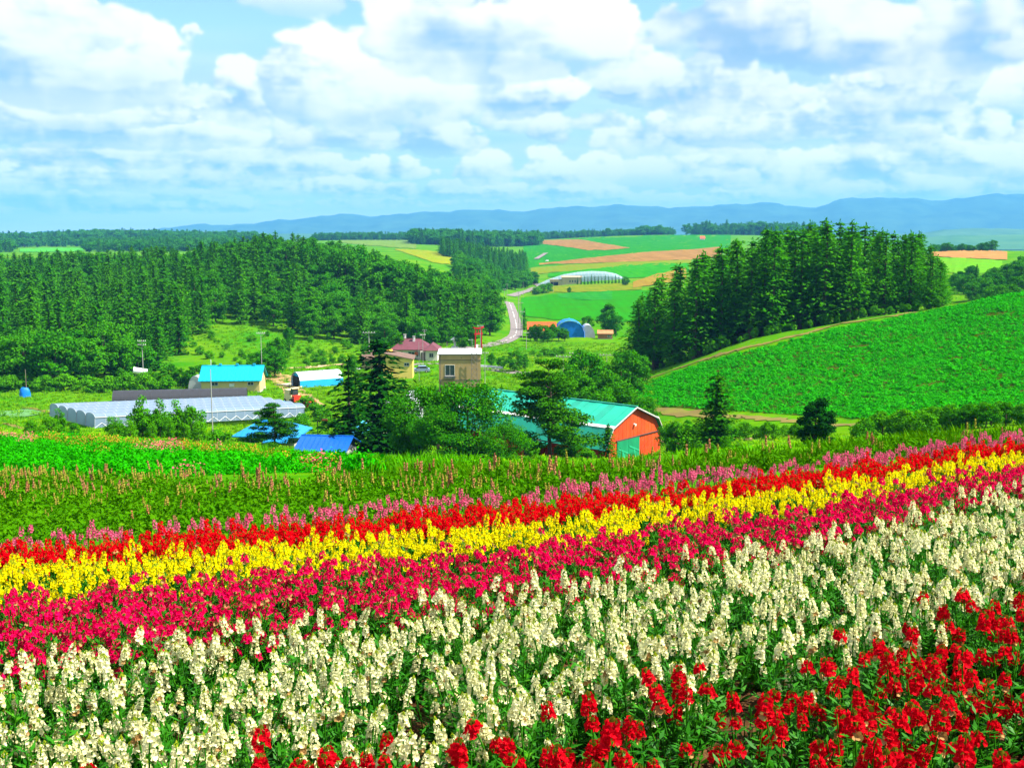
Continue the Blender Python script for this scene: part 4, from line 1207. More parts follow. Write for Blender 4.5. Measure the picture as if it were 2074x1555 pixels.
# --- flat-roofed tan building
def tan_building():
    o, yaw, w = frame2(886, 792, 974, 792)
    p0 = at(888, 212); p1 = at(972, 211)
    w = (p1 - p0).length
    R = empty("flat_roofed_building", (p0.x, p0.y, min(p0.z, p1.z)), 0.03)
    tag(R, "tan flat roofed concrete building with a single large window", "building")
    tan = mat("tan_render", (0.40, 0.27, 0.12), 0.9, 0.12, 0.6)
    band = mat("tan_band", (0.46, 0.28, 0.12), 0.9, 0.1, 0.6)
    line = mat("joint_grey", (0.10, 0.10, 0.09), 0.9)
    top = mat("roof_white", (0.82, 0.80, 0.82), 0.6, 0.06)
    zt = float(ray(930, 717)[1]) * 212 - R.location.z
    d = 9.0
    # plan is a skewed rectangle: the end wall shows a sliver
    box("wall", R, tan, 0, w, 0, d, -1.0, zt - 1.25)
    box("wall", R, band, -.02, w + .02, -.02, d, zt - 1.15, zt - .05)
    box("cornice", R, line, -.05, w + .05, -.05, d + .05, zt - 1.245, zt - 1.155)
    box("roof", R, top, -.25, w + .25, -.25, d + .25, zt - .045, zt + .12)
    box("roof_edge", R, line, -.22, w + .22, -.22, d + .22, zt - .16, zt - .05)
    box("string_course", R, line, -.05, w + .05, -.05, d + .05, zt - 5.15, zt - 5.05)
    window(R, 1.25, 3.0, zt - 4.2, zt - 2.2, 0, 'front')
    win = box("balcony_guard", R, line, 1.05, 3.2, -.45, -.02, zt - 4.75, zt - 4.3)
    window(R, 1.5, 2.1, zt - 3.2, zt - 2.0, 0, 'west', False)
    window(R, 3.0, 3.6, zt - 4.9, zt - 3.0, 0, 'west', False)
    window(R, 1.2, 2.6, zt - 7.6, zt - 6.3, 0, 'west', False)
    for x in (4.3, 6.6): box("vent", R, line, x, x + .15, -.06, 0, zt - .85, zt - .7)
    for x in (.25,): cyl("drain_pipe", R, line, (x, -.08, -1), (x, -.08, zt - .1), .05)
    # roof hatch frame
    hf = multi("roof_hatch", R, line, [(4.2, 4.26, 3, 3.06, zt + .1, zt + 1.0), (4.9, 4.96, 3, 3.06, zt + .1, zt + 1.0), (4.2, 4.96, 3, 3.06, zt + .94, zt + 1.0), (4.2, 4.26, 4, 4.06, zt + .1, zt + 1.0), (4.9, 4.96, 4, 4.06, zt + .1, zt + 1.0)])
    cyl("roof_vent", R, top, (w - .7, 5, zt + .1), (w - .7, 5, zt + 1.3), .16, .2)
    # lattice mast standing against the wall
    m = empty("lattice_mast", R.matrix_world @ Vector((0, 0, 0)) if False else (p0.x + w - 1.7, p0.y - .9, R.location.z), 0.03)
    tag(m, "thin grey lattice mast against the tan building", "mast")
    steel = mat("mast_steel", (0.16, 0.15, 0.14), 0.6)
    hgt = zt + .3
    for (a, b) in ((0, 0), (1.0, 0), (0, .7), (1.0, .7)):
        cyl("mast_leg", m, steel, (a - .12 * (a < .5) + .12 * (a > .5), b, -1), (a, b, hgt), .05, .04, 5)
    for i in range(8):
        z = i * hgt / 8
        multi("cross_brace", m, steel, [(0, 1.0, -.02, .02, z, z + .05)], [tube([(0, 0, z), (1.0, 0, z + hgt / 8)], [.025, .025], 4), tube([(1.0, .7, z), (0, .7, z + hgt / 8)], [.025, .025], 4)])
    cyl("mast_top", m, steel, (.5, .35, hgt - .2), (.5, .35, hgt + 1.8), .03, .02, 5)
tan_building()

def gable_house(name, label, pL, pR, y, w_d, wall_h, roof_h, wallm, roofm, yaw=0.0, over=.4, hip=0.0, wins=(), door=None, chim=(), found=True, cat="house", panels=0, width=None, dz=0.0):
    """house with ridge along its front; hip: how far the ridge ends are drawn in"""
    p0, p1 = at(pL, y), at(pR, y)
    w = (p1 - p0).length if width is None else width
    R = empty(name, (p0.x, p0.y, min(p0.z, p1.z) + dz), yaw)
    tag(R, label, cat)
    d = w_d
    box("wall", R, wallm, 0, w, 0, d, -1.0, wall_h)
    o = over
    zt = wall_h
    if hip <= 0:
        for x in (0.0, w):
            s = -1 if x == 0 else 1
            V = [(x + s * .002, 0, wall_h - .05), (x + s * .002, d, wall_h - .05), (x + s * .002, d / 2, wall_h + roof_h - .12), (x - s * .2, 0, wall_h - .05), (x - s * .2, d, wall_h - .05), (x - s * .2, d / 2, wall_h + roof_h - .12)]
            obj("gable", mesh("gable", V, [(0, 1, 2), (3, 5, 4), (0, 3, 4, 1), (1, 4, 5, 2), (2, 5, 3, 0)], [wallm]), R)
    a = roof_h / (d / 2) * o
    E = [(-o, -o, zt - a), (w + o, -o, zt - a), (w + o, d + o, zt - a), (-o, d + o, zt - a)]
    r0, r1 = (-o + hip, d / 2, zt + roof_h), (w + o - hip, d / 2, zt + roof_h)
    th = .12
    faces = [[E[0], E[1], r1, r0], [E[2], E[3], r0, r1]]
    V, F = [], []
    def addf(pts):
        k = len(V); n = len(pts)
        V.extend(pts); V.extend([(p[0], p[1], p[2] + th) for p in pts])
        F.append(tuple(range(k + n, k + 2 * n))); F.append(tuple(range(k + n - 1, k - 1, -1)))
        for i in range(n):
            j = (i + 1) % n
            F.append((k + i, k + j, k + n + j, k + n + i))
    for f in faces: addf(f)
    if hip > 0:
        addf([E[1], E[2], r1]); addf([E[3], E[0], r0])
    roof = obj("roof", mesh("roof", V, F, [roofm]), R)
    if panels:
        for i in range(1, panels):
            t = i / panels
            x = -o + (w + 2 * o) * t
            top = zt + roof_h if hip <= 0 else zt - a + (roof_h + a) * min(1, min(x + o, w + o - x) / hip)
            ytop = -o + (d / 2 + o) * ((top - zt + a) / (roof_h + a))
            slab("roof_seam", roof, roofm, [(x - .03, -o, zt - a + th), (x + .03, -o, zt - a + th), (x + .03, ytop, top + th), (x - .03, ytop, top + th)], .05)
    cyl("ridge_cap", roof, roofm, (r0[0], r0[1], r0[2] + th), (r1[0], r1[1], r1[2] + th), .1, .1, 6)
    for (x, yy, hh) in chim:
        c = box("chimney", roof, mat("chimney_white", (.75, .73, .70), .8), x, x + .55, yy, yy + .55, zt, zt + roof_h + hh)
        box("chimney_cap", roof, conc, x - .08, x + .63, yy - .08, yy + .63, zt + roof_h + hh + .003, zt + roof_h + hh + .12)
    for (x0, x1, z0, z1) in wins: window(R, x0, x1, z0, z1, 0)
    if door: 
        dd = box("door", R, mat("door_brown", (.10, .06, .04), .7), door[0], door[1], -.05, .02, 0, door[2])
        cyl("handle", dd, frame_m, (door[1] - .15, -.12, 1.0), (door[1] - .15, -.04, 1.0), .04)
    if found: box("foundation", R, conc, -.05, w + .05, -.05, d + .05, -1.0, .25)
    return R, w, roof

cream = mat("cream_render", (0.56, 0.43, 0.18), 0.85, 0.08, 0.7)
cyan_roof = mat("cyan_roof", (0.002, 0.30, 0.46), 0.4, 0.08, 0.3, 0.4)
purple_roof = mat("purple_roof", (0.115, 0.033, 0.045), 0.7, 0.15, 0.8)
offwhite = mat("offwhite_wall", (0.68, 0.60, 0.50), 0.85, 0.08, 0.8)
blue_roof = mat("blue_roof", (0.006, 0.19, 0.46), 0.4, 0.08, 0.3, 0.4)
deep_blue = mat("deep_blue_roof", (0.001, 0.075, 0.38), 0.4, 0.08, 0.3, 0.4)
yellow_wall = mat("yellow_wall", (0.70, 0.52, 0.12), 0.85, 0.08, 0.7)
brown_roof = mat("brown_roof", (0.13, 0.08, 0.06), 0.8, 0.2, 0.8)
orange_roof = mat("orange_roof", (0.72, 0.085, 0.015), 0.6, 0.12, 0.6)
greywall = mat("grey_wall", (0.36, 0.33, 0.30), 0.9, 0.15, 0.8)
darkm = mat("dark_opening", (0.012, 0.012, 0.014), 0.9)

# cream shed with cyan roof
R, w, roof = gable_house("cream_shed", "long cream shed with vivid cyan roof beside the track", 402, 520, 219, 7.0, 2.7, 2.3, cream, cyan_roof, .06, .5, 0, [(2.1, 3.3, 1.55, 2.1), (9.3, 10.4, 1.55, 2.1)], None, (), cat="shed", panels=14)
box("shutter_box", R, frame_m, 5.6, 6.6, -.12, -.004, 1.2, 1.9)
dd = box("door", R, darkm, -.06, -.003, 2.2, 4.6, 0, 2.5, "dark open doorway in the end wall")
for x in (3.0, 6.4, 9.8): box("ridge_vent", roof, cyan_roof, x, x + .5, 3.25, 3.75, 4.95, 5.5)
cyl("vent_pipe", roof, frame_m, (1.2, 4.2, 4.2), (1.2, 4.2, 6.3), .06)

# purple-roofed house with a projecting wing
R, w, roof = gable_house("purple_roofed_house", "white house with purple hipped roof by the foot of the forest", 795, 868, 287, 7.0, 3.0, 2.0, offwhite, purple_roof, 0.0, .8, 3.2, [(1.2, 2.5, .9, 2.0), (4.0, 5.6, .9, 2.0), (6.2, 7.0, .9, 1.9), (8.3, 9.2, .9, 1.9)], None, ((2.4, 4.6, 1.1), (5.0, 2.4, .8)))
wg = box("wing_wall", R, offwhite, w - .6, w + 2.4, -2.6, 5.0, -1, 2.7)
window(R, w + .3, w + 1.3, .9, 1.9, -2.6)
pts = [(w - 1.3, -3.3, 2.68), (w + 3.1, -3.3, 2.68), (w + 3.1, 5.7, 2.68), (w - 1.3, 5.7, 2.68)]
ap = [(w + .9, -1.1, 4.3), (w + .9, 3.5, 4.3)]
V = pts + ap
obj("wing_roof", mesh("wing_roof", V, [(0, 1, 4), (1, 2, 5, 4), (2, 3, 5), (3, 0, 4, 5), (3, 2, 1, 0)], [purple_roof]), R)
box("porch_wall", R, offwhite, w - 2.2, w - .65, -1.4, -.02, -1, 2.3)
box("door", R, mat("door_brown", (.10, .06, .04), .7), w - 1.9, w - 1.0, -1.46, -1.405, 0, 2.0)
multi("awning", R, mat("laundry_red", (.45, .10, .05), .9), [(5.7, 6.6, -.5, -.3, 1.2, 2.1)])
multi("aerial", roof, frame_m, [(8.0, 8.06, 3.4, 3.46, 5.0, 7.6), (7.4, 8.7, 3.4, 3.44, 7.4, 7.46), (7.6, 8.5, 3.4, 3.44, 7.0, 7.05)])

# yellow shed, its gable to the viewer, and the tan house half hidden by the fir
p0 = at(768, 243)
R = empty("yellow_shed", (p0.x, p0.y, p0.z), 0.05)
tag(R, "yellow shed with low pitched roof partly hidden by the dark fir", "shed")
W = (at(834, 243) - p0).length
zt = float(ray(770, 711)[1]) * 243 - p0.z
V = [(-1.2, 0, -1), (W, 0, -1), (W, 0, zt - 1.9), (-1.2, 0, zt - .1)]
V += [(x, 8, z) for x, _, z in V]
wl = obj("wall", mesh("wall", V, [(0, 1, 2, 3), (7, 6, 5, 4), (0, 4, 5, 1), (1, 5, 6, 2), (2, 6, 7, 3), (3, 7, 4, 0)], [yellow_wall]), R)
slab("roof", R, brown_roof, [(-1.6, -.35, zt - .05), (W + .4, -.35, zt - 2.0), (W + .4, 8.4, zt - 2.0), (-1.6, 8.4, zt - .05)], .14)
window(R, W - 1.8, W - .8, zt - 3.3, zt - 2.7, 0)
slab("roof_sheet", R, mat("orange_sheet", (.80, .30, .04), .6), [(-.4, 4.6, zt + .05), (2.4, 4.6, zt - .62), (2.4, 8.2, zt - .62), (-.4, 8.2, zt + .05)], .10)
R, w, _ = gable_house("tan_cottage", "small tan cottage with brown roof behind the dark fir", 731, 762, 262, 4.5, 2.6, 1.2, mat("tan_boards", (.42, .30, .17), .9, .15, .8), brown_roof, -.15, .35)

# blue hipped roof house near the slope
R, w, roof = gable_house("blue_roofed_house", "grey house with wide light blue hipped roof below the pine", 474, 590, 134, 5.5, 1.9, 1.15, greywall, blue_roof, -.08, .7, 2.6, [(1.0, 2.0, .7, 1.4)], None, (), panels=14, dz=-.1)
slab("porch_roof", R, blue_roof, [(3.6, -1.7, 1.15), (6.6, -1.7, 1.15), (6.6, -.7, 1.6), (3.6, -.7, 1.6)], .08)
R, w, roof = gable_house("deep_blue_roofed_shed", "low shed with plain deep blue roof at the foot of the slope", 598, 690, 110, 5.0, .7, .9, mat("dark_boards", (.06, .07, .10), .9), deep_blue, -.12, .5, 0, (), None, (), cat="shed", panels=10, dz=-.1)

# orange roofed house, tarpaulin shed, brown shed
gable_house("orange_roofed_house", "house with bright orange roof beside the blue tarpaulin", 1071, 1125, 385, 6.5, 2.8, 2.4, offwhite, orange_roof, .02, .5, 0, [(1, 2.2, .8, 1.8)], None, (), panels=10)
R, w, _ = gable_house("brown_shed", "small brown timber shed beside the tall leafy tree", 1212, 1241, 378, 4.0, 2.0, .9, mat("brown_timber", (.34, .13, .05), .9, .2, 1.5), mat("rust_roof", (.42, .17, .07), .8, .2, 1.0), -.05, .3, 0, [(3.2, 4.4, .8, 1.3)], None, (), cat="shed")
def tarp_shed():
    p = at(1124, 383)
    R = empty("tarpaulin_shed", (p.x, p.y, p.z), 0.0)
    tag(R, "round topped shed draped in a bright blue tarpaulin", "shed")
    W, D, H = 10.4, 9.0, 6.2
    tarp = mat("blue_tarp", (0.003, 0.15, 0.60), 0.5, 0.2, 0.8, 0.25)
    g = np.random.default_rng(2)
    na, nd = 26, 14
    V = []
    for j in range(nd):
        for i in range(na):
            a = math.pi * i / (na - 1)
            x = W / 2 - W / 2 * math.cos(a) * (1 + .02 * g.normal()); z = H * math.sin(a) ** .75 * (1 + .015 * g.normal())
            if j == 0: z = max(z, 0)
            V.append((x, D * j / (nd - 1) + .12 * g.normal(), max(z, 2.2 if j < 4 and x < 5.6 else .3)))
    obj("tarpaulin", qmesh("tarpaulin", np.array(V), grid_quads(nd, na), [tarp]), R)
    # ends
    E = [(W / 2 - W / 2 * math.cos(math.pi * i / 18) * .97, .35, H * math.sin(math.pi * i / 18) ** .75 * .97) for i in range(19)]
    obj("end_wall", mesh("end_wall", E, [tuple(range(18, -1, -1))], [tarp]), R)
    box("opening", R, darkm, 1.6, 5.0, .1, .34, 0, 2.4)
    for i in range(3): cyl("frame_post", R, darkm, (1.0 + i * 1.8, .05, 0), (1.0 + i * 1.8, .05, 2.6), .06)
    q = []
    for j in range(2):
        for i in range(13):
            a = math.pi * i / 12
            q.append((W + 1.2 - 2.6 * math.cos(a), 1.2 + j * 7, 4.6 * math.sin(a)))
    gw = mat("grey_sheet", (.32, .34, .36), .5, .15, .6)
    obj("lean_to", mesh("lean_to", q, [(i, i + 1, 14 + i, 13 + i) for i in range(12)] + [tuple(range(12, -1, -1)), tuple(range(13, 26))], [gw]), R)
tarp_shed()

# far hut with red roof, long curved greenhouse and the pale building before it
gable_house("field_hut", "tiny hut with red roof on the far rise", 1415, 1424, 1900, 6, 3.0, 3.5, offwhite, orange_roof, 0, .5, 0, (), None, (), cat="hut", found=False)
pale = mat("pale_boards", (.52, .40, .24), .9, .12, .5)
R, w, _ = gable_house("pale_building", "long pale brown building in front of the curved greenhouse", 1138, 1177, 850, 9, 6.2, .9, pale, mat("pale_roof", (.30, .24, .16), .8), 0, .6, 0, [(x, x + 1.0, 2.4, 4.0) for x in (5.6, 7.6, 9.6, 11.6)], None, (), cat="building")
box("annex_wall", R, pale, -9.2, -.05, .5, 8, -1, 4.2)
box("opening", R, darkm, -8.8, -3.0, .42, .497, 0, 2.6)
box("annex_roof", R, mat("pale_roof", (.30, .24, .16), .8), -9.5, -.02, .2, 8.3, 4.21, 4.5)
plastic = None
def plastic_mat(name, c, alpha=.78, rough=.22):
    m = bpy.data.materials.new(name); m.use_nodes = True
    g = NG(m.node_tree); p = g.n['Principled BSDF']; out = g.n['Material Output']
    tc = g.node('ShaderNodeTexCoord')
    n = g.lin(g.noise(tc.outputs['Object'], .55, 4, .6), .3, .7)
    g.l.new(g.mix(n, tuple(x * .82 for x in c), c), p.inputs['Base Color'])
    p.inputs['Roughness'].default_value = rough
    p.inputs['Specular IOR Level'].default_value = .5
    tl = g.node('ShaderNodeBsdfTranslucent'); tl.inputs[0].default_value = (*c, 1)
    m1 = g.node('ShaderNodeMixShader'); m1.inputs[0].default_value = .35
    g.l.new(p.outputs[0], m1.inputs[1]); g.l.new(tl.outputs[0], m1.inputs[2])
    tr = g.node('ShaderNodeBsdfTransparent')
    m2 = g.node('ShaderNodeMixShader'); m2.inputs[0].default_value = alpha
    g.l.new(tr.outputs[0], m2.inputs[1]); g.l.new(m1.outputs[0], m2.inputs[2])
    g.l.new(m2.outputs[0], out.inputs['Surface'])
    return m
film = plastic_mat("greenhouse_film", (.27, .37, .52), .80)
film_far = plastic_mat("greenhouse_film_far", (.36, .52, .56), .92)
steel = mat("hoop_steel", (.42, .45, .50), .5, .1)

def tunnel(parent, L, W, H, y0, film_m, ribs, wallh=0.9, name="cover", ends=True, hm=None):
    """one arched bay: film cover in panels between hoops, ends closed; x along the bay"""
    n = 12
    prof = [(0, 0), (.02, wallh)] + [(W / 2 - (W / 2 - .02) * math.cos(math.pi * i / n), wallh + (H - wallh) * math.sin(math.pi * i / n)) for i in range(1, n)] + [(W - .02, wallh), (W, 0)]
    dx = L / ribs
    V = [(x, y, z) for x in (0.02, dx - .02) for y, z in prof]
    k = len(prof)
    F = [(i, i + 1, k + i + 1, k + i) for i in range(k - 1)]
    me = mesh(name, V, F, [film_m])
    Vh, Qh = tube([(0, y, z + .01) for y, z in prof], [.03] * k, 4)
    hoop = qmesh("hoop", Vh, Qh, [hm or steel])
    bay = empty_part("bay", parent, (0, y0, 0))
    for i in range(ribs):
        obj(name + "_panel", me, bay, (i * dx, 0, 0))
        obj("hoop", hoop, bay, (i * dx, 0, 0))
    obj("hoop", hoop, bay, (L, 0, 0))
    if ends:
        for x in (0.05, L - .05):
            obj("end_wall", mesh("end_wall", [(x, y, z) for y, z in prof], [tuple(range(k))], [film_m]), bay)
    return bay
def empty_part(name, parent, loc):
    e = bpy.data.objects.new(name, None); link(e, parent); e.location = loc; return e

# clear multi-bay greenhouse
a, b = G(192, 868, 120), G(618, 844, 120)
yaw = math.atan2(b.y - a.y, b.x - a.x); L = math.hypot(b.x - a.x, b.y - a.y)
R = empty("clear_greenhouse", (a.x, a.y, min(a.z, b.z) + .1), yaw)
R.rotation_euler = (0, -math.atan2(b.z - a.z, L), yaw)
R.location.z = a.z + .05
tag(R, "wide clear plastic greenhouse of joined arched bays", "greenhouse")
for i in range(5): tunnel(R, L, 3.0, 2.1, i * 3.03, film, 22, 1.55, "film")
cyl("gutter", R, steel, (0, -.03, 1.55), (L, -.03, 1.55), .06)
for i in range(18):
    V, Q = tube([(i * L / 18, -.02, .05), (i * L / 18 + L / 36, -.04, .75), ((i + 1) * L / 18, -.02, .05)], [.03, .03, .03], 4)
    obj("film_tie", qmesh("film_tie", V, Q, [mat("tie_white", (.85, .85, .85), .5)]), R)

# dark shade-cloth tunnel behind it
a, b = at(218, 201), at(494, 206)
yaw = math.atan2(b.y - a.y, b.x - a.x); L = math.hypot(b.x - a.x, b.y - a.y)
R = empty("shade_tunnel", (a.x, a.y, a.z - .9), yaw)
R.rotation_euler = (0, -math.atan2(b.z - a.z, L), yaw)
tag(R, "long low tunnel under dark grey shade cloth", "greenhouse")
tunnel(R, L, 5.0, 3.0, 0, mat("shade_cloth", (.030, .032, .040), .7, .15, .5), 14, 1.1, "cloth", hm=mat("hoop_dark", (.045, .047, .055), .7))

# blue and white tunnel
a, b = at(604, 226), at(692, 231)
yaw = math.atan2(b.y - a.y, b.x - a.x); L = math.hypot(b.x - a.x, b.y - a.y)
R = empty("blue_tunnel", (a.x, a.y, a.z), yaw)
tag(R, "white topped tunnel shed with blue sheet sides", "greenhouse")
bluesheet = mat("blue_sheet", (.02, .34, .72), .4, .1, .5, .3)
bay = tunnel(R, L, 5.2, 3.1, 0, mat("white_film", (.62, .70, .76), .35, .05, .5, .4), 8, 1.3, "film", ends=False)
for s in (-.07, 5.21):
    box("side_sheet", R, bluesheet, 0, L, s, s + .06, 0, 1.55)
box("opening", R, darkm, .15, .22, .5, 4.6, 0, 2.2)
pr = [(W_, Z_) for W_, Z_ in [(0, 0), (0, 1.3), (.6, 2.3), (1.6, 2.9), (2.6, 3.05), (3.6, 2.9), (4.6, 2.3), (5.2, 1.3), (5.2, 0)]]
obj("end_wall", mesh("end_wall", [(.3, y, z) for y, z in pr], [tuple(range(9))], [bluesheet]), R)

# small quonset, white tank, plastic sheets and tarpaulin heaps
def quonset(name, label, px, y, w, d, h, m, cat="shed", yaw=0.0):
    p = at(px, y)
    R = empty(name, (p.x, p.y, p.z), yaw); tag(R, label, cat)
    V = []
    for j in range(2):
        for i in range(11):
            a = math.pi * i / 10
            V.append((w / 2 - w / 2 * math.cos(a), j * d, h * math.sin(a) ** .8))
    obj("cover", mesh("cover", V, [(i, i + 1, 12 + i, 11 + i) for i in range(10)], [m]), R)
    obj("end_wall", mesh("end_wall", [(x, .06, z) for x, _, z in V[:11]], [tuple(range(10, -1, -1))], [m]), R)
    for k in range(4):
        Vh, Qh = tube([(x, k * d / 3, z + .02) for x, _, z in V[:11]], [.04] * 11, 4)
        obj("hoop", qmesh("hoop", Vh, Qh, [steel]), R)
    return R
quonset("tunnel_shed", "small pale tunnel shed beside the cream shed's doorway", 376, 225, 2.8, 8, 2.9, plastic_mat("pale_film", (.66, .70, .72), .9))
quonset("film_tunnel", "white film tunnel showing above the bushy trees", 797, 176, 4.2, 10, 3.6, plastic_mat("white_sheet", (.80, .82, .88), .95))
quonset("film_tunnel", "grey film tunnel glimpsed behind the dark fir's lower boughs", 735, 172, 4.5, 10, 3.2, plastic_mat("grey_film", (.50, .52, .56), .95))
p = at(264, 243)
T = empty("water_tank", (p.x, p.y, p.z + 1.0), .2); tag(T, "white cylindrical tank on a stand at the forest's edge", "tank")
wt = mat("tank_white", (.55, .58, .63), .4, .08)
cyl("tank_body", T, wt, (0, 0, 1.2), (2.9, .6, .55), .75, .75, 14)
for x in (.5, 2.3): cyl("stand_leg", T, steel, (x, .2, -2.4), (x, .2, .5), .07)
def heap(name, label, px, y, w, h, m, seed, cat="tarpaulin"):
    g = np.random.default_rng(seed)
    p = at(px, y)
    n, k = 9, 18
    V = []
    for j in range(n):
        f = j / (n - 1)
        for i in range(k):
            a = 6.283 * i / k
            r = w / 2 * math.cos(f * math.pi / 2) ** .5 * (1 + .12 * math.sin(3 * a + seed) + g.normal(0, .05))
            V.append((r * math.cos(a), r * math.sin(a) * .8, h * math.sin(f * math.pi / 2) + g.normal(0, .03)))
    Q = [(j * k + i, j * k + (i + 1) % k, (j + 1) * k + (i + 1) % k, (j + 1) * k + i) for j in range(n - 1) for i in range(k)]
    o = obj(name, qmesh(name, np.array(V), np.array(Q), [m]), None, (p.x, p.y, p.z - .05)); tag(o, label, cat)
tarpb = mat("blue_tarp", (0.003, 0.15, 0.60), 0.5, 0.2, 0.8, 0.25)
heap("tarpaulin_heap", "blue tarpaulin heap at the foot of a thin pole", 40, 212, 2.1, 2.0, tarpb, 1)
heap("tarpaulin_heap", "pale blue tarpaulin heap behind the spruce trunk", 722, 158, 3.6, 2.2, mat("pale_blue_tarp", (.06, .42, .70), .5, .15, 1.5), 2)
heap("tarpaulin_heap", "small blue tarpaulin beside the beige harvester", 570, 196, 1.5, 1.0, mat("pale_blue_tarp", (.06, .42, .70), .5, .15, 1.5), 3)
heap("plastic_heap", "white plastic sheet lying on the lawn by the house", 831, 268, 1.6, .5, wt, 4, "sheet")
heap("plastic_heap", "crumpled white sheet on the lawn near the fir", 722, 262, 1.8, .4, wt, 5, "sheet")

# --- vehicles
def wheel(parent, x, y, r, wd=.25, rim=None):
    V, Q = tube([(x, y - wd / 2, r), (x, y + wd / 2, r)], [r, r], 14)
    F = [tuple(map(int, q)) for q in Q] + [tuple(range(13, -1, -1)), tuple(range(14, 28))]
    w = obj("wheel", mesh("wheel", V, F, [mat("tyre", (.02, .02, .02), .9)]), parent)
    V, Q = tube([(x, y - wd / 2 - .02, r), (x, y + wd / 2 + .02, r)], [r * .55, r * .55], 10)
    obj("rim", mesh("rim", V, [tuple(map(int, q)) for q in Q] + [tuple(range(9, -1, -1)), tuple(range(10, 20))], [rim or frame_m]), w)
def vehicle_root(name, label, px, y, yaw, cat):
    p = at(px, y); R = empty(name, (p.x, p.y, p.z + .08), yaw); tag(R, label, cat); return R
R = vehicle_root("parked_car", "silver blue car parked on the lane by the tan building", 852, 256, .05, "car")
R.location.x -= 2.0
carp = mat("car_paint", (.22, .30, .48), .3, .05, 1, .5)
prism("body", R, carp, [(0, .35), (0, .85), (.25, .95), (1.0, 1.0), (3.6, 1.0), (3.95, .9), (4.0, .35)], -.8, .8)
prism("cabin", R, glass, [(.75, 1.0), (1.35, 1.48), (3.0, 1.5), (3.6, 1.0)], -.72, .72)
box("roof", R, carp, 1.3, 3.05, -.74, .74, 1.49, 1.56)
for x in (.75, 3.2):
    for y in (-.78, .78): wheel(R, x, y, .31, .2)
for y in (-.6, .6): box("headlight", R, frame_m, -.03, .0, y - .15, y + .15, .62, .78)
for y in (-.6, .6): box("tail_light", R, mat("lamp_red", (.5, .02, .02), .4), 4.0, 4.03, y - .12, y + .12, .65, .85)

R = vehicle_root("beige_harvester", "beige harvester with red hood parked by the greenhouse end", 588, 199, -.9, "harvester")
bg = mat("machine_beige", (.66, .54, .28), .6, .1); rd_ = mat("machine_red", (.55, .03, .015), .5, .1)
box("hull", R, bg, -1.6, 1.2, -.9, .9, .55, 1.9); prism("hopper", R, bg, [(-1.5, 1.91), (-1.7, 2.7), (.4, 2.7), (.3, 1.91)], -.8, .8)
box("cab", R, glass, .5, 1.3, -.6, .5, 1.91, 3.0); box("cab_roof", R, bg, .4, 1.45, -.75, .65, 3.01, 3.18); box("hood", R, rd_, 1.21, 2.0, -.7, .7, .7, 1.8)
cyl("auger", R, bg, (-1.2, .3, 2.6), (1.4, 1.1, 3.3), .14)
for y in (-.85, .85): wheel(R, 1.1, y, .6, .35); wheel(R, -1.2, y, .5, .3)
R = vehicle_root("red_tractor", "red tractor parked where the dirt track ends", 618, 190, 2.6, "tractor")
prism("hood", R, rd_, [(.3, .75), (.3, 1.45), (1.7, 1.35), (1.8, 1.2), (1.8, .75)], -.38, .38)
box("chassis", R, mat("machine_dark", (.05, .04, .04), .7), -1.0, 1.7, -.3, .3, .55, .745)
for y in (-.62, .62): box("fender", R, rd_, -1.3, .1, y - .2, y + .2, 1.42, 1.55)
multi("roll_frame", R, mat("machine_dark", (.05, .04, .04), .7), [(-.75, -.68, -.55, -.48, 1.0, 2.3), (-.75, -.68, .48, .55, 1.0, 2.3), (-.75, -.68, -.55, .55, 2.25, 2.32)])
box("seat", R, mat("machine_dark", (.05, .04, .04), .7), -.7, -.2, -.25, .25, 1.0, 1.2); cyl("exhaust", R, mat("machine_dark", (.05, .04, .04), .7), (1.2, .2, 1.4), (1.2, .2, 2.1), .05)
for y in (-.7, .7): wheel(R, -.65, y, .72, .38, rd_); wheel(R, 1.35, y * .8, .42, .25, rd_)

# --- red shrine gate, stone lantern
p = at(967, 322)
R = empty("shrine_gate", (p.x - .6, p.y, p.z), .6); tag(R, "red wooden shrine gate at the forest's edge", "gate")
rg = mat("gate_red", (.36, .006, .008), .6, .1)
H = float(ray(967, 664)[1]) * 322 - p.z
for x in (0, 2.0): cyl("pillar", R, rg, (x + (.15 if x == 0 else -.15) * -1, 0, -.3), (x, 0, H * .93), .24, .2, 10)
box("tie_beam", R, rg, -.45, 2.45, -.14, .14, H * .68, H * .75)
V = []
for i in range(9):
    x = -.8 + 3.6 * i / 8; z = H * .93 + .35 * ((i - 4) / 4) ** 2
    V += [(x, -.3, z), (x, .3, z), (x, -.36, z + .45), (x, .36, z + .45)]
F = []
for i in range(8):
    a = i * 4; b = a + 4
    F += [(a, b, b + 1, a + 1), (a + 2, a + 3, b + 3, b + 2), (a, a + 2, b + 2, b), (a + 1, b + 1, b + 3, a + 3)]
F += [(0, 1, 3, 2), (32, 34, 35, 33)]
obj("lintel", mesh("lintel", V, F, [rg]), R)
box("strut", R, rg, .9, 1.1, -.1, .1, H * .755, H * .925)
p = at(921, 322)
R = empty("stone_lantern", (p.x, p.y, p.z), 0); tag(R, "pale stone lantern near the red gate", "lantern")
st = mat("pale_stone", (.58, .60, .60), .8, .12)
box("base", R, st, -1.0, 1.0, -.8, .8, 0, .7); cyl("shaft", R, st, (0, 0, .7), (0, 0, 2.0), .42, .36); box("fire_box", R, st, -.6, .6, -.55, .55, 2.0, 2.7)
prism("cap", R, mat("stone_white", (.80, .82, .84), .7), [(-1.3, 2.72), (-.25, 3.5), (.25, 3.5), (1.3, 2.72)], -1.0, 1.0)
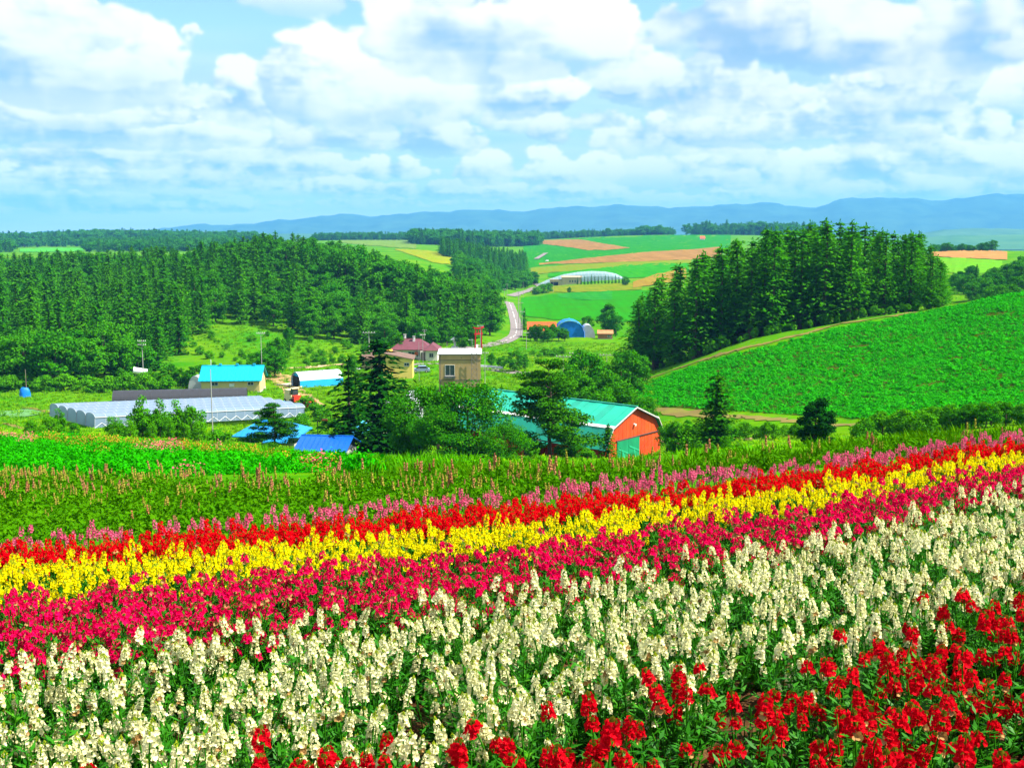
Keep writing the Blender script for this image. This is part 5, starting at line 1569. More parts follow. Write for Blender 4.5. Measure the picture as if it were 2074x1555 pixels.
R = empty("gateway_bar", (at(938, 322).x, 322, at(938, 322).z), 0); tag(R, "white barrier bar beside the stone lantern", "barrier")
cyl("post", R, st, (2.6, 0, 0), (2.6, 0, 3.0), .12); cyl("bar", R, mat("stone_white", (.80, .82, .84), .7), (-.6, 0, 2.6), (2.9, 0, 2.75), .09)

# --- guardrail, bridge deck, fence
P = [G(x, r, 60) for x, r in ((973, 746), (988, 747), (1003, 748.5), (1018, 750))]
R = empty("guardrail", P[0], 0); tag(R, "white guardrail along the village lane", "guardrail")
V = []
for q in P:
    d = q - P[0]; V += [(d.x, d.y - 1.2, d.z + .55), (d.x, d.y - 1.2, d.z + 1.05), (d.x, d.y - 1.1, d.z + 1.05), (d.x, d.y - 1.1, d.z + .55)]
obj("rail", mesh("rail", V, [(i * 4 + k, i * 4 + (k + 1) % 4, i * 4 + 4 + (k + 1) % 4, i * 4 + 4 + k) for i in range(3) for k in range(4)], [wt]), R)
for q in P:
    d = q - P[0]; cyl("post", R, frame_m, (d.x, d.y - 1.05, d.z - .1), (d.x, d.y - 1.05, d.z + .95), .07)
p = G(592, 781, 60)
R = empty("farm_bridge", (p.x, p.y, p.z + .12), -.55); tag(R, "flat concrete bridge slab carrying the dirt track", "bridge")
box("deck", R, mat("bridge_concrete", (.52, .42, .28), .9, .12, .8), -2.6, 2.6, -2.0, 2.0, 0, .14)
for y in (-2.0, 1.85): box("kerb", R, conc, -2.6, 2.6, y, y + .15, .143, .35)
p = at(478, 142)
R = empty("stock_fence", (p.x, p.y, p.z), .15); tag(R, "dark low timber stock pen beside the blue roofed house", "fence")
tb = mat("dark_timber", (.045, .03, .025), .9, .2)
for i in range(7): box("post", R, tb, i * .9, i * .9 + .1, 0, .1, -.3, 1.5 if i < 3 else 2.4)
for z in (.4, .8, 1.2): box("rail", R, tb, -.1, 5.6, .11, .16, z, z + .14)

# --- poles
polem = mat("pole_concrete", (.30, .29, .27), .85, .1)
polew = mat("pole_timber", (.22, .17, .13), .9, .2)
def pole(name, label, px, y, toprow, arms=1, r=.16, m=None, cat="utility pole", group=None, arm_w=1.8, base=0.0):
    u, t = ray(px, toprow); x = float(u) * y; z = float(terr(x, y)); h = float(t) * y - z
    R = empty(name, (x, y, z), float(RNG.uniform(-.3, .3))); tag(R, label, cat, group)
    m = m or polem
    r *= .8
    cyl("shaft", R, m, (0, 0, -.4), (0, 0, h), r, r * .65, 8)
    for i in range(arms):
        zz = h - .35 - .8 * i
        a = box("crossarm", R, m, -arm_w / 2, arm_w / 2, -.06 - r, .02 - r * .3, zz - .06, zz + .06)
        for q in (-.9, -.45, .45, .9):
            cyl("insulator", a, frame_m, (q * arm_w / 2, -r, zz + .06), (q * arm_w / 2, -r, zz + .3), .07, .05, 6)
    return R, h
pole("bare_pole", "thin bare pole beside the blue tarpaulin heap", 51, 212, 748, 0, .09, polew, "pole")
pole("bare_pole", "short bare post against the dark forest edge", 119, 222, 760, 0, .08, polew, "pole")
R, h = pole("utility_pole", "utility pole with short crossarms above the bushes by the white tank", 287, 236, 688, 2, .13, None)
pole("tall_pole", "tall thin bare pole in front of the clear greenhouse", 426, 128, 748, 0, .085, polem, "pole")
pole("utility_pole", "utility pole behind the cyan roof's end", 528, 238, 672, 1, .11, None)
pole("utility_pole", "utility pole standing above the dark fir's tip", 747, 268, 671, 1, .2, None, arm_w=3.0)
pole("utility_pole", "utility pole in front of the purple roof", 856, 280, 676, 1, .09, None, arm_w=1.4)
pole("thin_post", "thin grey post before the parked car", 848, 236, 692, 0, .06, None, "post")
pole("utility_pole", "utility pole right beside the red gate", 973, 318, 658, 1, .15, None)
pole("utility_pole", "utility pole with crossarm behind the guardrail", 982, 232, 712, 1, .1, None, arm_w=1.6)
pole("thin_post", "thin post beside the junction near the purple roofed house", 905, 300, 692, 0, .07, None, "post")
for i, (px, y, top) in enumerate(((1051, 420, 598), (1055, 395, 612), (1058, 380, 630), (1050, 470, 590), (1027, 640, 575), (1022, 560, 585), (1066, 330, 672))):
    pole("utility_pole", ["utility pole, tallest beside the country road", "utility pole just below the tallest roadside one", "utility pole nearest the orange roofed house", "utility pole higher up the country road", "utility pole where the road vanishes over the rise", "utility pole at the forest side of the road", "utility pole in the meadow below the orange roofed house"][i], px, y, top, 1, .13, None, arm_w=1.6)
for i, (px, y, top) in enumerate(((1141, 215, 719), (1166, 245, 713), (1229, 222, 716))):
    pole("utility_pole", ["white crossarmed pole above the pine", "faint crossarmed pole behind the valley trees", "crossarmed pole between the trees below the grove"][i], px, y, top, 1, .09, None, arm_w=3.0)
pole("far_pole", "thin pole before the long far greenhouse", 1121, 760, 566, 0, .1, None, "pole")
pole("far_pole", "thin pole beside the far road bend", 1060, 700, 571, 0, .1, None, "pole")
# street lamp with orange head
R, h = pole("street_lamp", "dark street lamp with orange head beside the deep blue roof", 643, 118, 852, 0, .09, mat("lamp_dark", (.03, .03, .03), .6), "lamp")
cyl("lamp_arm", R, mat("lamp_dark", (.03, .03, .03), .6), (0, 0, h - .05), (.7, 0, h + .1), .04)
box("lamp_head", R, mat("lamp_orange", (.70, .16, .03), .5), .5, 1.1, -.14, .14, h + .02, h + .2)
pole("garden_post", "short pale post in the grass beyond the pink flowers", 1436, 84, 898, 0, .06, polem, "post")
# cars and a wall on the far road
R = vehicle_root("far_car", "tiny white car on the far stretch of road", 1104, 1260, .4, "car")
prism("body", R, wt, [(0, .3), (0, .9), (1.0, 1.0), (1.5, 1.5), (3.4, 1.5), (4.0, 1.0), (4.2, .9), (4.2, .3)], -.85, .85)
for x in (.8, 3.3):
    for y in (-.8, .8): wheel(R, x, y, .32, .2)

# --- the long curved greenhouse: it follows the swell of the ground
def long_greenhouse():
    px = np.linspace(1086, 1268, 27)
    y0 = 880.0
    top = np.interp(px, [1086, 1110, 1140, 1170, 1200, 1225, 1245, 1260, 1268], [577, 566, 556, 551, 549, 550, 553.5, 560, 570])
    p0 = at(1086, y0)
    R = empty("long_greenhouse", p0, 0); tag(R, "long pale greenhouse following the curve of the hillside", "greenhouse")
    rings = []
    for i, (a, t) in enumerate(zip(px, top)):
        u, tt = ray(a, t); x = float(u) * y0
        zt = float(tt) * y0
        zb = float(terr(x, y0)) - .5
        w = 9.0
        ring = []
        for j in range(9):
            f = math.pi * j / 8
            yy = y0 - w / 2 * math.cos(f); 
            ring.append((x - p0.x, yy - p0.y, (zb + (zt - zb) * math.sin(f) ** .7 if 0 < j < 8 else zb) - p0.z))
        rings.append(ring)
    for i in range(len(rings) - 1):
        V = rings[i] + rings[i + 1]
        obj("film_panel", mesh("film_panel", V, [(j, j + 1, 9 + j + 1, 9 + j) for j in range(8)], [film_far]), R)
        Vh, Qh = tube(rings[i], [.12] * 9, 4)
        obj("hoop", qmesh("hoop", Vh, Qh, [steel]), R)
    for k in (0, -1): obj("end_wall", mesh("end_wall", rings[k], [tuple(range(9))], [film_far]), R)
long_greenhouse()
# ------------------------------------------------------------------ flower strips: snapdragons in beds
def petalmat(name, c, c2, tip=None, rough=0.6, trans=0.42, rand=0.35):
    m = leafmat(name, c, c2, tip, rough, 0.03, trans, 38.0, rand, tt=(1.0, 1.0, 1.0))
    return m
M_WHITE = petalmat("petal_cream", (0.83, 0.80, 0.36), (0.93, 0.91, 0.60), (0.82, 0.78, 0.14))
M_RED = petalmat("petal_red", (0.50, 0.001, 0.006), (0.78, 0.004, 0.018), (0.88, 0.02, 0.05))
M_MAGENTA = petalmat("petal_magenta", (0.76, 0.001, 0.065), (0.95, 0.004, 0.14), (0.95, 0.02, 0.12))
M_YELLOW = petalmat("petal_yellow", (0.90, 0.72, 0.001), (0.95, 0.88, 0.004))
M_SCARLET = petalmat("petal_scarlet", (0.66, 0.0005, 0.006), (0.88, 0.002, 0.012))
M_PINK = petalmat("petal_pink", (0.72, 0.06, 0.17), (0.82, 0.19, 0.33))
M_BUD = leafmat("bud_green", (0.30, 0.42, 0.02), (0.50, 0.58, 0.04), trans=0.3, scale=20)
M_BUDR = leafmat("bud_dark", (0.10, 0.16, 0.01), (0.22, 0.20, 0.02), trans=0.3, scale=20)
M_WILT = leafmat("wilted_petal", (0.30, 0.16, 0.05), (0.48, 0.30, 0.12), trans=0.3, scale=20)
M_STEM = leafmat("snapdragon_leaf", (0.008, 0.085, 0.002), (0.045, 0.20, 0.003), (0.11, 0.29, 0.006), rough=0.5, spec=0.12, trans=0.25, scale=9, rand=0.3, rf=0.7)
M_SOIL = mat("bed_soil", (0.055, 0.024, 0.009), 0.95, 0.4, 5.0, 0.05, c2=(0.12, 0.058, 0.024), bump=0.8, bscale=16.0)

def spike(H, n, rad, size, seed, bud, buds=9, wilt=0.05):
    """flower spike: ruffled two-lipped florets spiralling round a stalk, buds at the tip; material 0 petal, 1 bud, 2 stem, 3 wilted"""
    g = np.random.default_rng(seed)
    V, Q, F = [], [], []
    def add(v, q, m):
        o = sum(len(a) for a in V)
        V.append(np.asarray(v)); Q.append(np.asarray(q) + o); F.append(np.full(len(q), m))
    for i in range(n):
        t = (i + g.uniform(-.3, .3)) / n
        t = min(max(t, 0), 1)
        z = H * (0.04 + 0.84 * t)
        a = i * 2.4 + g.normal(0, .25)
        o = np.array([math.cos(a), math.sin(a), 0.0]); s = np.array([-math.sin(a), math.cos(a), 0.0]); up = np.array([0, 0, 1.0])
        k = size * (1.04 - 0.30 * t) * g.uniform(.75, 1.22)
        R = rad * (1.0 - 0.38 * t) * g.uniform(.85, 1.12)
        if g.uniform() < .07: continue
        c = o * R * .55 + up * z
        f = o * R * .55
        m = 3 if (t < .22 and g.uniform() < wilt * 4) else 0
        # upper lip: two lobes standing up; lower lip: three lobes hanging out
        for (ds, du, dl) in ((-.55, .75, .15), (.55, .75, .15), (-.8, -.25, .55), (0, -.5, .75), (.8, -.25, .55)):
            tip = c + f * .6 + s * ds * k * 1.05 + up * du * k + o * dl * k * .75
            w = (s * (-du) + up * ds); w = w / (np.linalg.norm(w) + 1e-6) * k * .42
            mid = c + f * .35 + (tip - c - f * .35) * .62 + o * k * .18 * g.uniform(.6, 1.4)
            add([c + f * .15, mid + w + g.normal(0, k * .06, 3), tip + g.normal(0, k * .08, 3), mid - w + g.normal(0, k * .06, 3)], [(0, 1, 2, 3)], m)
        # throat
        p = c + f * .6
        add([p + up * k * .32, p + s * k * .34, p - up * k * .28, p - s * k * .34], [(0, 1, 2, 3)], m)
    for i in range(buds):
        t = i / max(1, buds - 1)
        z = H * (0.86 + 0.16 * t); a = i * 2.4
        o = np.array([math.cos(a), math.sin(a), 0.0]); s = np.array([-math.sin(a), math.cos(a), 0.0])
        c = o * rad * .42 * (1 - t) + np.array([0, 0, z]); k = size * (.46 - .24 * t)
        add([c - np.array([0, 0, k]), c + s * k * .6 + o * k * .3, c + np.array([0, 0, k]), c - s * k * .6 + o * k * .3], [(0, 1, 2, 3)], 1)
        add([c - np.array([0, 0, k]), c + o * k * .7, c + np.array([0, 0, k]), c - o * k * .4], [(0, 1, 2, 3)], 1)
    v, q = tube([(0, 0, -H * 1.3), (0, 0, 0), (0, 0, H * .95)], [.003, .0032, .0015], 4)
    add(v, q, 2)
    return np.concatenate(V), np.concatenate(Q), np.concatenate(F)

def foliage(h, r, stems, per, leaf, seed, low=0.02):
    g = np.random.default_rng(seed)
    parts = []
    C, N, A, L = [], [], [], []
    for i in range(stems):
        a = 6.283 * i / stems + g.normal(0, .3); rr = r * math.sqrt(g.uniform(.05, 1))
        b = np.array([math.cos(a) * rr * .35, math.sin(a) * rr * .35, -.03]); t = np.array([math.cos(a) * rr, math.sin(a) * rr, h * g.uniform(.75, 1.05)])
        parts.append(tube([b, (b + t) / 2 + np.array([0, 0, .02]), t], [.0042, .0036, .002], 3))
        for j in range(per):
            s = g.uniform(low, 1.0)
            p = b + (t - b) * s
            aa = g.uniform(0, 6.283)
            d = np.array([math.cos(aa), math.sin(aa), g.uniform(-.25, .75)])
            l = leaf * g.uniform(.6, 1.2) * (1.15 - .45 * s)
            C.append(p + unit(d) * l * .55); A.append(d); L.append(l)
            nn = np.array([-d[0] * .6, -d[1] * .6, 1.0]) + g.normal(0, .35, 3)
            N.append(unit(nn))
    C = np.array(C); N = np.array(N); A = np.array(A); L = np.array(L)
    parts.append(quads(C, N, L, L * .27, g, A))
    return joinq(parts)

def flower_boundary(rows, hgt):
    """edge of a bed: image points of the flower tops set down on the slope"""
    out = []
    for px, row in rows:
        u, t = ray(px, row)
        # top plane: z = -1.65 + hgt - 0.13 y + 0.06 x
        y = (-1.65 + hgt) / (float(t) + 0.13 - 0.06 * float(u))
        out.append((float(u) * y, y))
    out = np.array(out)
    c = np.polyfit(out[:, 0], out[:, 1], 2)
    return c
EDGES = [
    flower_boundary([(0, 1078), (260, 1072), (520, 1048), (780, 1027), (1037, 1000), (1300, 963), (1560, 932), (1800, 903), (2074, 878)], .48),
    flower_boundary([(0, 1098), (260, 1088), (520, 1063), (780, 1043), (1037, 1017), (1300, 983), (1560, 953), (1800, 923), (2074, 891)], .45),
    flower_boundary([(0, 1125), (260, 1118), (520, 1098), (780, 1075), (1037, 1045), (1300, 1010), (1560, 983), (1800, 948), (2074, 905)], .45),
    flower_boundary([(0, 1190), (260, 1178), (520, 1158), (780, 1130), (1037, 1096), (1300, 1060), (1560, 1025), (1800, 985), (2074, 935)], .44),
    flower_boundary([(0, 1310), (260, 1278), (520, 1245), (780, 1215), (1037, 1180), (1300, 1132), (1560, 1082), (1800, 1034), (2074, 975)], .46),
    flower_boundary([(0, 1625), (300, 1565), (700, 1490), (1037, 1438), (1300, 1392), (1500, 1332), (1700, 1290), (1900, 1235), (2074, 1165)], .44),
]
def edge_y(k, x):
    c = EDGES[k]
    xx = np.clip(x, -5.5, 8.5)
    y = np.polyval(c, xx)
    d = np.polyval(np.polyder(c), xx)
    return y + d * (x - xx)

# soil under the beds
def build_bed():
    xs = np.linspace(-16, 18, 240); ss = np.linspace(0, 1, 130)
    top = edge_y(0, xs) + .25
    Y = 0.6 + (top - 0.6)[None, :] * ss[:, None]
    X = np.repeat(xs[None, :], len(ss), 0)
    Z = terr(X, Y) + 0.03 + 0.018 * np.sin(X * 9 + 2 * np.sin(Y * 7)) * np.sin(Y * 11 + X) + RNG.normal(0, .008, X.shape)
    o = obj("flower_bed_soil", qmesh("flower_bed_soil", np.stack([X, Y, Z], -1).reshape(-1, 3), grid_quads(len(ss), len(xs)), [M_SOIL], smooth=True))
    tag(o, "brown soil of the flower beds", None, None, "structure")
build_bed()

# kind: petal, bud, spike (height, florets, radius, size), spikes per plant, plant height, plant radius, spacing, individual spike parts?
KINDS = [
    ("pink_snapdragon", M_PINK, M_BUDR, (.085, 14, .018, .015), 5, .49, .10, .19, False),
    ("scarlet_snapdragon", M_SCARLET, M_BUDR, (.085, 17, .024, .020), 6, .42, .12, .18, False),
    ("yellow_snapdragon", M_YELLOW, M_BUD, (.075, 15, .0185, .0150), 6, .42, .12, .185, False),
    ("magenta_snapdragon", M_MAGENTA, M_BUDR, (.044, 12, .0185, .0168), 9, .42, .13, .185, True),
    ("cream_snapdragon", M_WHITE, M_BUD, (.080, 19, .0170, .0143), 7, .43, .13, .205, True),
    ("red_snapdragon", M_RED, M_BUDR, (.058, 14, .0225, .0192), 7, .41, .14, .225, True),
]
LABELS = [
    ("pink snapdragon at the far edge of the flower strips", "pink snapdragons"),
    ("scarlet snapdragon in the narrow strip behind the yellow one", "scarlet snapdragons"),
    ("yellow snapdragon in the yellow flower strip", "yellow snapdragons"),
    ("magenta snapdragon in the strip between yellow and cream", "magenta snapdragons"),
    ("cream white snapdragon in the broad pale flower strip", "cream snapdragons"),
    ("deep red snapdragon in the front corner bed", "red snapdragons"),
]
LEAVES = []
for s in range(5):
    V, Q = foliage(.36, .14, 11, 26, .07, 700 + s)
    LEAVES.append(qmesh("foliage", V, Q, [M_STEM]))

def visible_plant(x, y, margin=110):
    z = float(terr(x, y)) + .35
    px, row = project(x, y, z)
    return -margin < px < 2074 + margin and row < 1555 + 190 and y > 1.4

FLOWER_COUNT = {}
for k, (name, pm, bm, (H, n, rad, size), ns, ph, pr, sp, split) in enumerate(KINDS):
    g = np.random.default_rng(900 + k)
    spikes = []
    for s in range(6):
        V, Q, F = spike(H * (.62, .8, .95, 1.05, 1.2, 1.4)[s], int(n * (.7, .85, .95, 1.05, 1.15, 1.3)[s]), rad, size, 1000 + 10 * k + s, bm, 9 if k != 1 else 5, 0.08 if k == 4 else 0.05)
        spikes.append((V, Q, F, qmesh("flower_spike", V, Q, [pm, bm, M_STEM, M_WILT], F)))
    # whole plants in one mesh, for the smaller ones
    wholes = []
    for s in range(6):
        parts, fm = [], []
        Vl, Ql = foliage(.33, pr, 7, 18, .07, 1500 + 10 * k + s)
        parts.append((Vl, Ql)); fm.append(np.full(len(Ql), 2))
        for j in range(ns):
            V, Q, F = spikes[(s + j) % 6][:3]
            a = 6.283 * j / ns + g.normal(0, .3); rr = pr * math.sqrt(g.uniform(.05, 1))
            tilt = Matrix.Rotation(g.normal(0, .12), 3, 'X') @ Matrix.Rotation(g.normal(0, .12), 3, 'Y')
            W = V @ np.array(tilt).T + np.array([math.cos(a) * rr, math.sin(a) * rr, ph * g.uniform(.80, 1.06) - H])
            parts.append((W, Q)); fm.append(F)
        V, Q = joinq(parts)
        wholes.append(qmesh(name, V, Q, [pm, bm, M_STEM, M_WILT], np.concatenate(fm)))
    # positions: staggered rows along the strip
    x0, x1 = -9.0, 13.0
    pts = []
    x = x0
    rowi = 0
    ymaxs = edge_y(k, np.array([x0, x1])); 
    # walk in strip coordinates: distance from the strip's far edge
    far = lambda xx: edge_y(k, xx)
    near = (lambda xx: edge_y(k + 1, xx)) if k < 5 else (lambda xx: np.full_like(np.asarray(xx, float), 1.4))
    xs = np.arange(x0, x1, sp)
    for xi in xs:
        yf, yn = float(far(xi)), float(near(np.array(xi)))
        slope = abs(float(far(xi + .1) - far(xi - .1)) / .2)
        step = sp * math.sqrt(1 + slope * slope)
        d = g.uniform(0, step)
        while yf - d > yn:
            xx = xi + g.normal(0, sp * .28); yy = yf - d + g.normal(0, sp * .28)
            gapn = math.sin(xx * 3.1 + yy * 1.7) * math.sin(yy * 4.3 - xx * 2.2)
            thin = 0.06 if k < 4 else 0.10
            if k >= 4 and gapn > .72: thin = .75
            if g.uniform() > thin:
                pts.append((xx, yy))
            d += step
    # a few strays at the near border
    inside = [p for p in pts if visible_plant(*p)]
    outside = [p for p in pts if not visible_plant(*p) and p[1] > 1.2]
    inside.sort(key=lambda p: p[0] ** 2 + p[1] ** 2)
    FLOWER_COUNT[name] = len(inside)
    rest = inside[300:] + outside
    for (xx, yy) in inside[:300]:
        z = float(terr(xx, yy)) + .03
        s = float(g.uniform(.86, 1.12)); rz = float(g.uniform(0, 6.283))
        if split:
            e = empty(name, (xx, yy, z), rz); e.scale = (s, s, s)
            obj("foliage", LEAVES[int(g.integers(5))], e, rot=(0, 0, float(g.uniform(0, 6.28))), scale=(pr / .13 * 1.05, pr / .13 * 1.05, ph / .47))
            m = int(g.integers(ns - 1, ns + 2))
            for j in range(m):
                a = 6.283 * j / m + g.normal(0, .35); rr = pr * math.sqrt(g.uniform(.02, 1.1))
                q = float(g.uniform(.85, 1.15))
                obj("flower_spike", spikes[int(g.integers(6))][3], e, (math.cos(a) * rr, math.sin(a) * rr, ph * float(g.uniform(.56, 1.10)) - H), (float(g.normal(0, .19)), float(g.normal(0, .19)), float(g.uniform(0, 6.28))), (q, q, q))
        else:
            e = obj(name, wholes[int(g.integers(6))], None, (xx, yy, z), (float(g.normal(0, .04)), float(g.normal(0, .04)), rz), (s, s, s))
        tag(e, LABELS[k][0], "flower", LABELS[k][1])
    if rest:
        P = [(a, b, float(terr(a, b)) + .03) for a, b in rest]
        n_ = len(P)
        S = g.uniform(.86, 1.12, n_)
        scatter(name + "_border", P, np.stack([np.zeros(n_), np.zeros(n_), g.uniform(0, 6.28, n_)], 1), np.stack([S, S, S], 1), g.integers(0, 6, n_), [w.copy() for w in wholes], LABELS[k][1] + " farther along the strip")
print("FLOWERS", FLOWER_COUNT)
# ------------------------------------------------------------------ ground cover: lupins, phlox rows, meadow, potato crop
def inpoly(px, row, poly):
    poly = np.asarray(poly, float)
    inside = np.zeros(len(px), bool)
    j = len(poly) - 1
    for i in range(len(poly)):
        xi, yi = poly[i]; xj, yj = poly[j]
        c = ((yi > row) != (yj > row)) & (px < (xj - xi) * (row - yi) / (yj - yi + 1e-12) + xi)
        inside ^= c
        j = i
    return inside

M_LUPLEAF = leafmat("lupin_leaf", (0.028, 0.125, 0.001), (0.080, 0.200, 0.002), (0.15, 0.25, 0.003), trans=.25, scale=3, rf=0.8)
M_LUPTAN = leafmat("lupin_faded", (0.20, 0.22, 0.02), (0.36, 0.27, 0.05), (0.40, 0.19, 0.09), trans=.2, scale=2, rand=.8)
M_LUPRED = leafmat("lupin_rust", (0.30, 0.12, 0.04), (0.40, 0.18, 0.10), trans=.2, scale=2, rand=.8)
M_PHLOX = leafmat("phlox_leaf", (0.012, 0.23, 0.001), (0.035, 0.33, 0.002), (0.07, 0.36, 0.002), trans=.25, scale=2, rf=0.6)
M_PHLOXP = leafmat("phlox_pink", (0.62, 0.06, 0.12), (0.75, 0.12, 0.25), trans=.2, scale=2)
M_PHLOXO = leafmat("phlox_orange", (0.36, 0.15, 0.02), (0.34, 0.24, 0.02), trans=.2, scale=2)
M_GRASS = leafmat("meadow_blade", (0.070, 0.250, 0.001), (0.19, 0.36, 0.002), (0.34, 0.38, 0.004), trans=.3, scale=1.0, rand=.7, rf=0.85)
M_POTATO = leafmat("potato_leaf", (0.016, 0.230, 0.001), (0.055, 0.390, 0.003), (0.19, 0.50, 0.03), trans=.25, scale=1.2, rand=.55, rf=0.55)

def tuft(h, r, n, w, seed, lean=.5):
    g = np.random.default_rng(seed)
    a = g.uniform(0, 6.283, n); rr = r * np.sqrt(g.uniform(0, 1, n))
    L = h * g.uniform(.5, 1.1, n)
    d = np.stack([np.cos(a) * lean, np.sin(a) * lean, np.ones(n)], 1) + g.normal(0, .25, (n, 3))
    d = unit(d)
    C = np.stack([np.cos(a) * rr, np.sin(a) * rr, np.zeros(n)], 1) + d * L[:, None] * .5
    N = unit(np.cross(d, g.normal(size=(n, 3))))
    return quads(C, N, L, w * g.uniform(.7, 1.3, n), g, d)

def mound(h, r, n, leaf, seed):
    g = np.random.default_rng(seed)
    q = unit(g.normal(size=(n, 3))); q[:, 2] = np.abs(q[:, 2])
    k = g.uniform(.55, 1.05, n)[:, None]
    C = q * np.array([r, r, h]) * k
    N = unit(q + g.normal(0, .5, (n, 3)) + np.array([0, 0, .4]))
    return quads(C, N, leaf * g.uniform(.6, 1.3, n), leaf * .6 * g.uniform(.6, 1.3, n), g)

def lupin(seed, ns, m):
    g = np.random.default_rng(seed)
    base = mound(.22, .26, 95, .055, seed)
    parts, fm = [base], [np.zeros(len(base[1]))]
    for i in range(ns):
        a = g.uniform(0, 6.28); rr = g.uniform(0, .22); H = g.uniform(.06, .11); z0 = g.uniform(.17, .27)
        n = 16
        z = z0 + np.linspace(0, 1, n) * H; th = np.arange(n) * 2.4
        rad = .013 * (1 - np.linspace(0, 1, n) * .7)
        C = np.stack([math.cos(a) * rr + np.cos(th) * rad, math.sin(a) * rr + np.sin(th) * rad, z], 1)
        N = unit(np.stack([np.cos(th), np.sin(th), np.full(n, .3)], 1))
        v, q = quads(C, N, .028, .022, g)
        parts.append((v, q)); fm.append(np.full(len(q), 1))
        v, q = tube([(math.cos(a) * rr, math.sin(a) * rr, .1), (math.cos(a) * rr, math.sin(a) * rr, z0 + H)], [.006, .003], 3)
        parts.append((v, q)); fm.append(np.zeros(len(q)))
    V, Q = joinq(parts)
    return qmesh("lupin", V, Q, [M_LUPLEAF, m], np.concatenate(fm))

def area_points(poly, y0, y1, spacing, seed, jitter=.35, dense=1.0, maxn=60000, grow=0.0):
    """jittered points on the ground inside an area outlined in the picture"""
    g = np.random.default_rng(seed)
    poly = np.asarray(poly, float)
    us = (poly[:, 0] - CX) / FPX
    P = []
    y = y0
    while y < y1:
        s = spacing * (1 + grow * (y - y0))
        xs = np.arange(us.min() * 1.06 * y - 1, us.max() * 1.06 * y + 1, s)
        x = xs + g.normal(0, jitter * s, len(xs)); yy = y + g.normal(0, jitter * s, len(xs))
        P.append(np.stack([x, yy], 1))
        y += s
    P = np.concatenate(P)
    z = terr(P[:, 0], P[:, 1])
    px, row = project(P[:, 0], P[:, 1], z)
    k = inpoly(px, row, poly)
    if dense < 1: k &= g.uniform(0, 1, len(px)) < dense
    return np.concatenate([P[k], z[k][:, None]], 1), px[k], row[k]

def scat(name, pts, meshes, label, seed, smin=.75, smax=1.25, idx=None, zs=None):
    g = np.random.default_rng(seed)
    n = len(pts)
    S = g.uniform(smin, smax, n)
    R = np.stack([g.normal(0, .08, n), g.normal(0, .08, n), g.uniform(0, 6.28, n)], 1)
    if idx is None: idx = g.integers(0, len(meshes), n)
    sz = S * (zs if zs is not None else 1.0)
    return scatter(name, pts, R, np.stack([S, S, sz], 1), idx, meshes, label)

# faded lupins between the flower strips and the brow
lup = [lupin(1200 + i, 3, M_LUPTAN if i % 3 else M_LUPRED) for i in range(6)] + [lupin(1210 + i, 0, M_LUPTAN) for i in range(3)]
poly = [(-250, 1120), (-250, 978), (0, 976), (250, 980), (500, 988), (800, 982), (1000, 980), (1200, 974), (1400, 958), (1600, 942), (1800, 920), (2000, 900), (2300, 885), (2300, 920), (2074, 905), (1800, 930), (1560, 955), (1300, 990), (1037, 1030), (780, 1055), (520, 1078), (260, 1095), (0, 1105)]
P, px, row = area_points(poly, 9.5, 42, .30, 51, grow=.016)
keep = P[:, 1] > edge_y(0, P[:, 0]) + .6
P, px, row = P[keep], px[keep], row[keep]
g = np.random.default_rng(3)
near_edge = np.clip((row - 1000) / 60, 0, 1) * (px < 900)
idx = np.where(g.uniform(0, 1, len(P)) < .42 + .5 * near_edge, g.integers(6, 9, len(P)), g.integers(0, 6, len(P)))
scat("faded_lupins", P, lup, "green lupins with faded tan and rusty flower spikes", 52, .65, 1.5, idx)

# phlox rows on the slope beyond
ph = [qmesh("phlox", *mound(.42, .42, 150, .10, 1300 + i), [M_PHLOX]) for i in range(4)]
def topped(seed, m):
    a = mound(.5, .42, 90, .10, seed); b = mound(.58, .42, 90, .085, seed + 50)
    V, Q = joinq([a, b]); return qmesh("phlox", V, Q, [M_PHLOX, m], np.concatenate([np.zeros(len(a[1])), np.ones(len(b[1]))]))
ph += [topped(1320 + i, M_PHLOXP) for i in range(2)] + [topped(1330 + i, M_PHLOXO) for i in range(2)]
poly = [(-250, 968), (-250, 878), (0, 886), (150, 892), (300, 902), (420, 918), (560, 935), (700, 952), (830, 963), (650, 970), (500, 972), (300, 968), (0, 964)]
P, px, row = area_points(poly, 26, 75, .46, 53, .22, grow=.006)
g = np.random.default_rng(5)
# strips follow the contour: colour by the row they stand in
ramp = np.interp(px, [0, 400, 830], [0, 28, 62])
v = row - ramp
rand = g.uniform(0, 1, len(P)); lowf = np.sin(px * .045) + np.sin(px * .019 + 1.3) + g.normal(0, .5, len(P))
idx = g.integers(0, 4, len(P))
band = ((v > 890) & (v < 899)) | ((v > 906) & (v < 909) & (px > 150))
idx = np.where(band & (rand < .70), g.integers(6, 8, len(P)), idx)
idx = np.where(band & (lowf > .9) & (rand < .6), g.integers(4, 6, len(P)), idx)
clump = (np.abs(px - 480) < 24) & (np.abs(row - 970) < 5) | (np.abs(px - 425) < 12) & (np.abs(row - 968) < 4) | (np.abs(px - 385) < 8) & (np.abs(row - 965) < 4)
idx = np.where(clump, 4, idx)
scat("phlox_rows", P, ph, "bright green rows of phlox with pink blossom patches", 54, .8, 1.2, idx, np.clip(.75 + .55 * np.sin(v * .62), .25, 1.3))
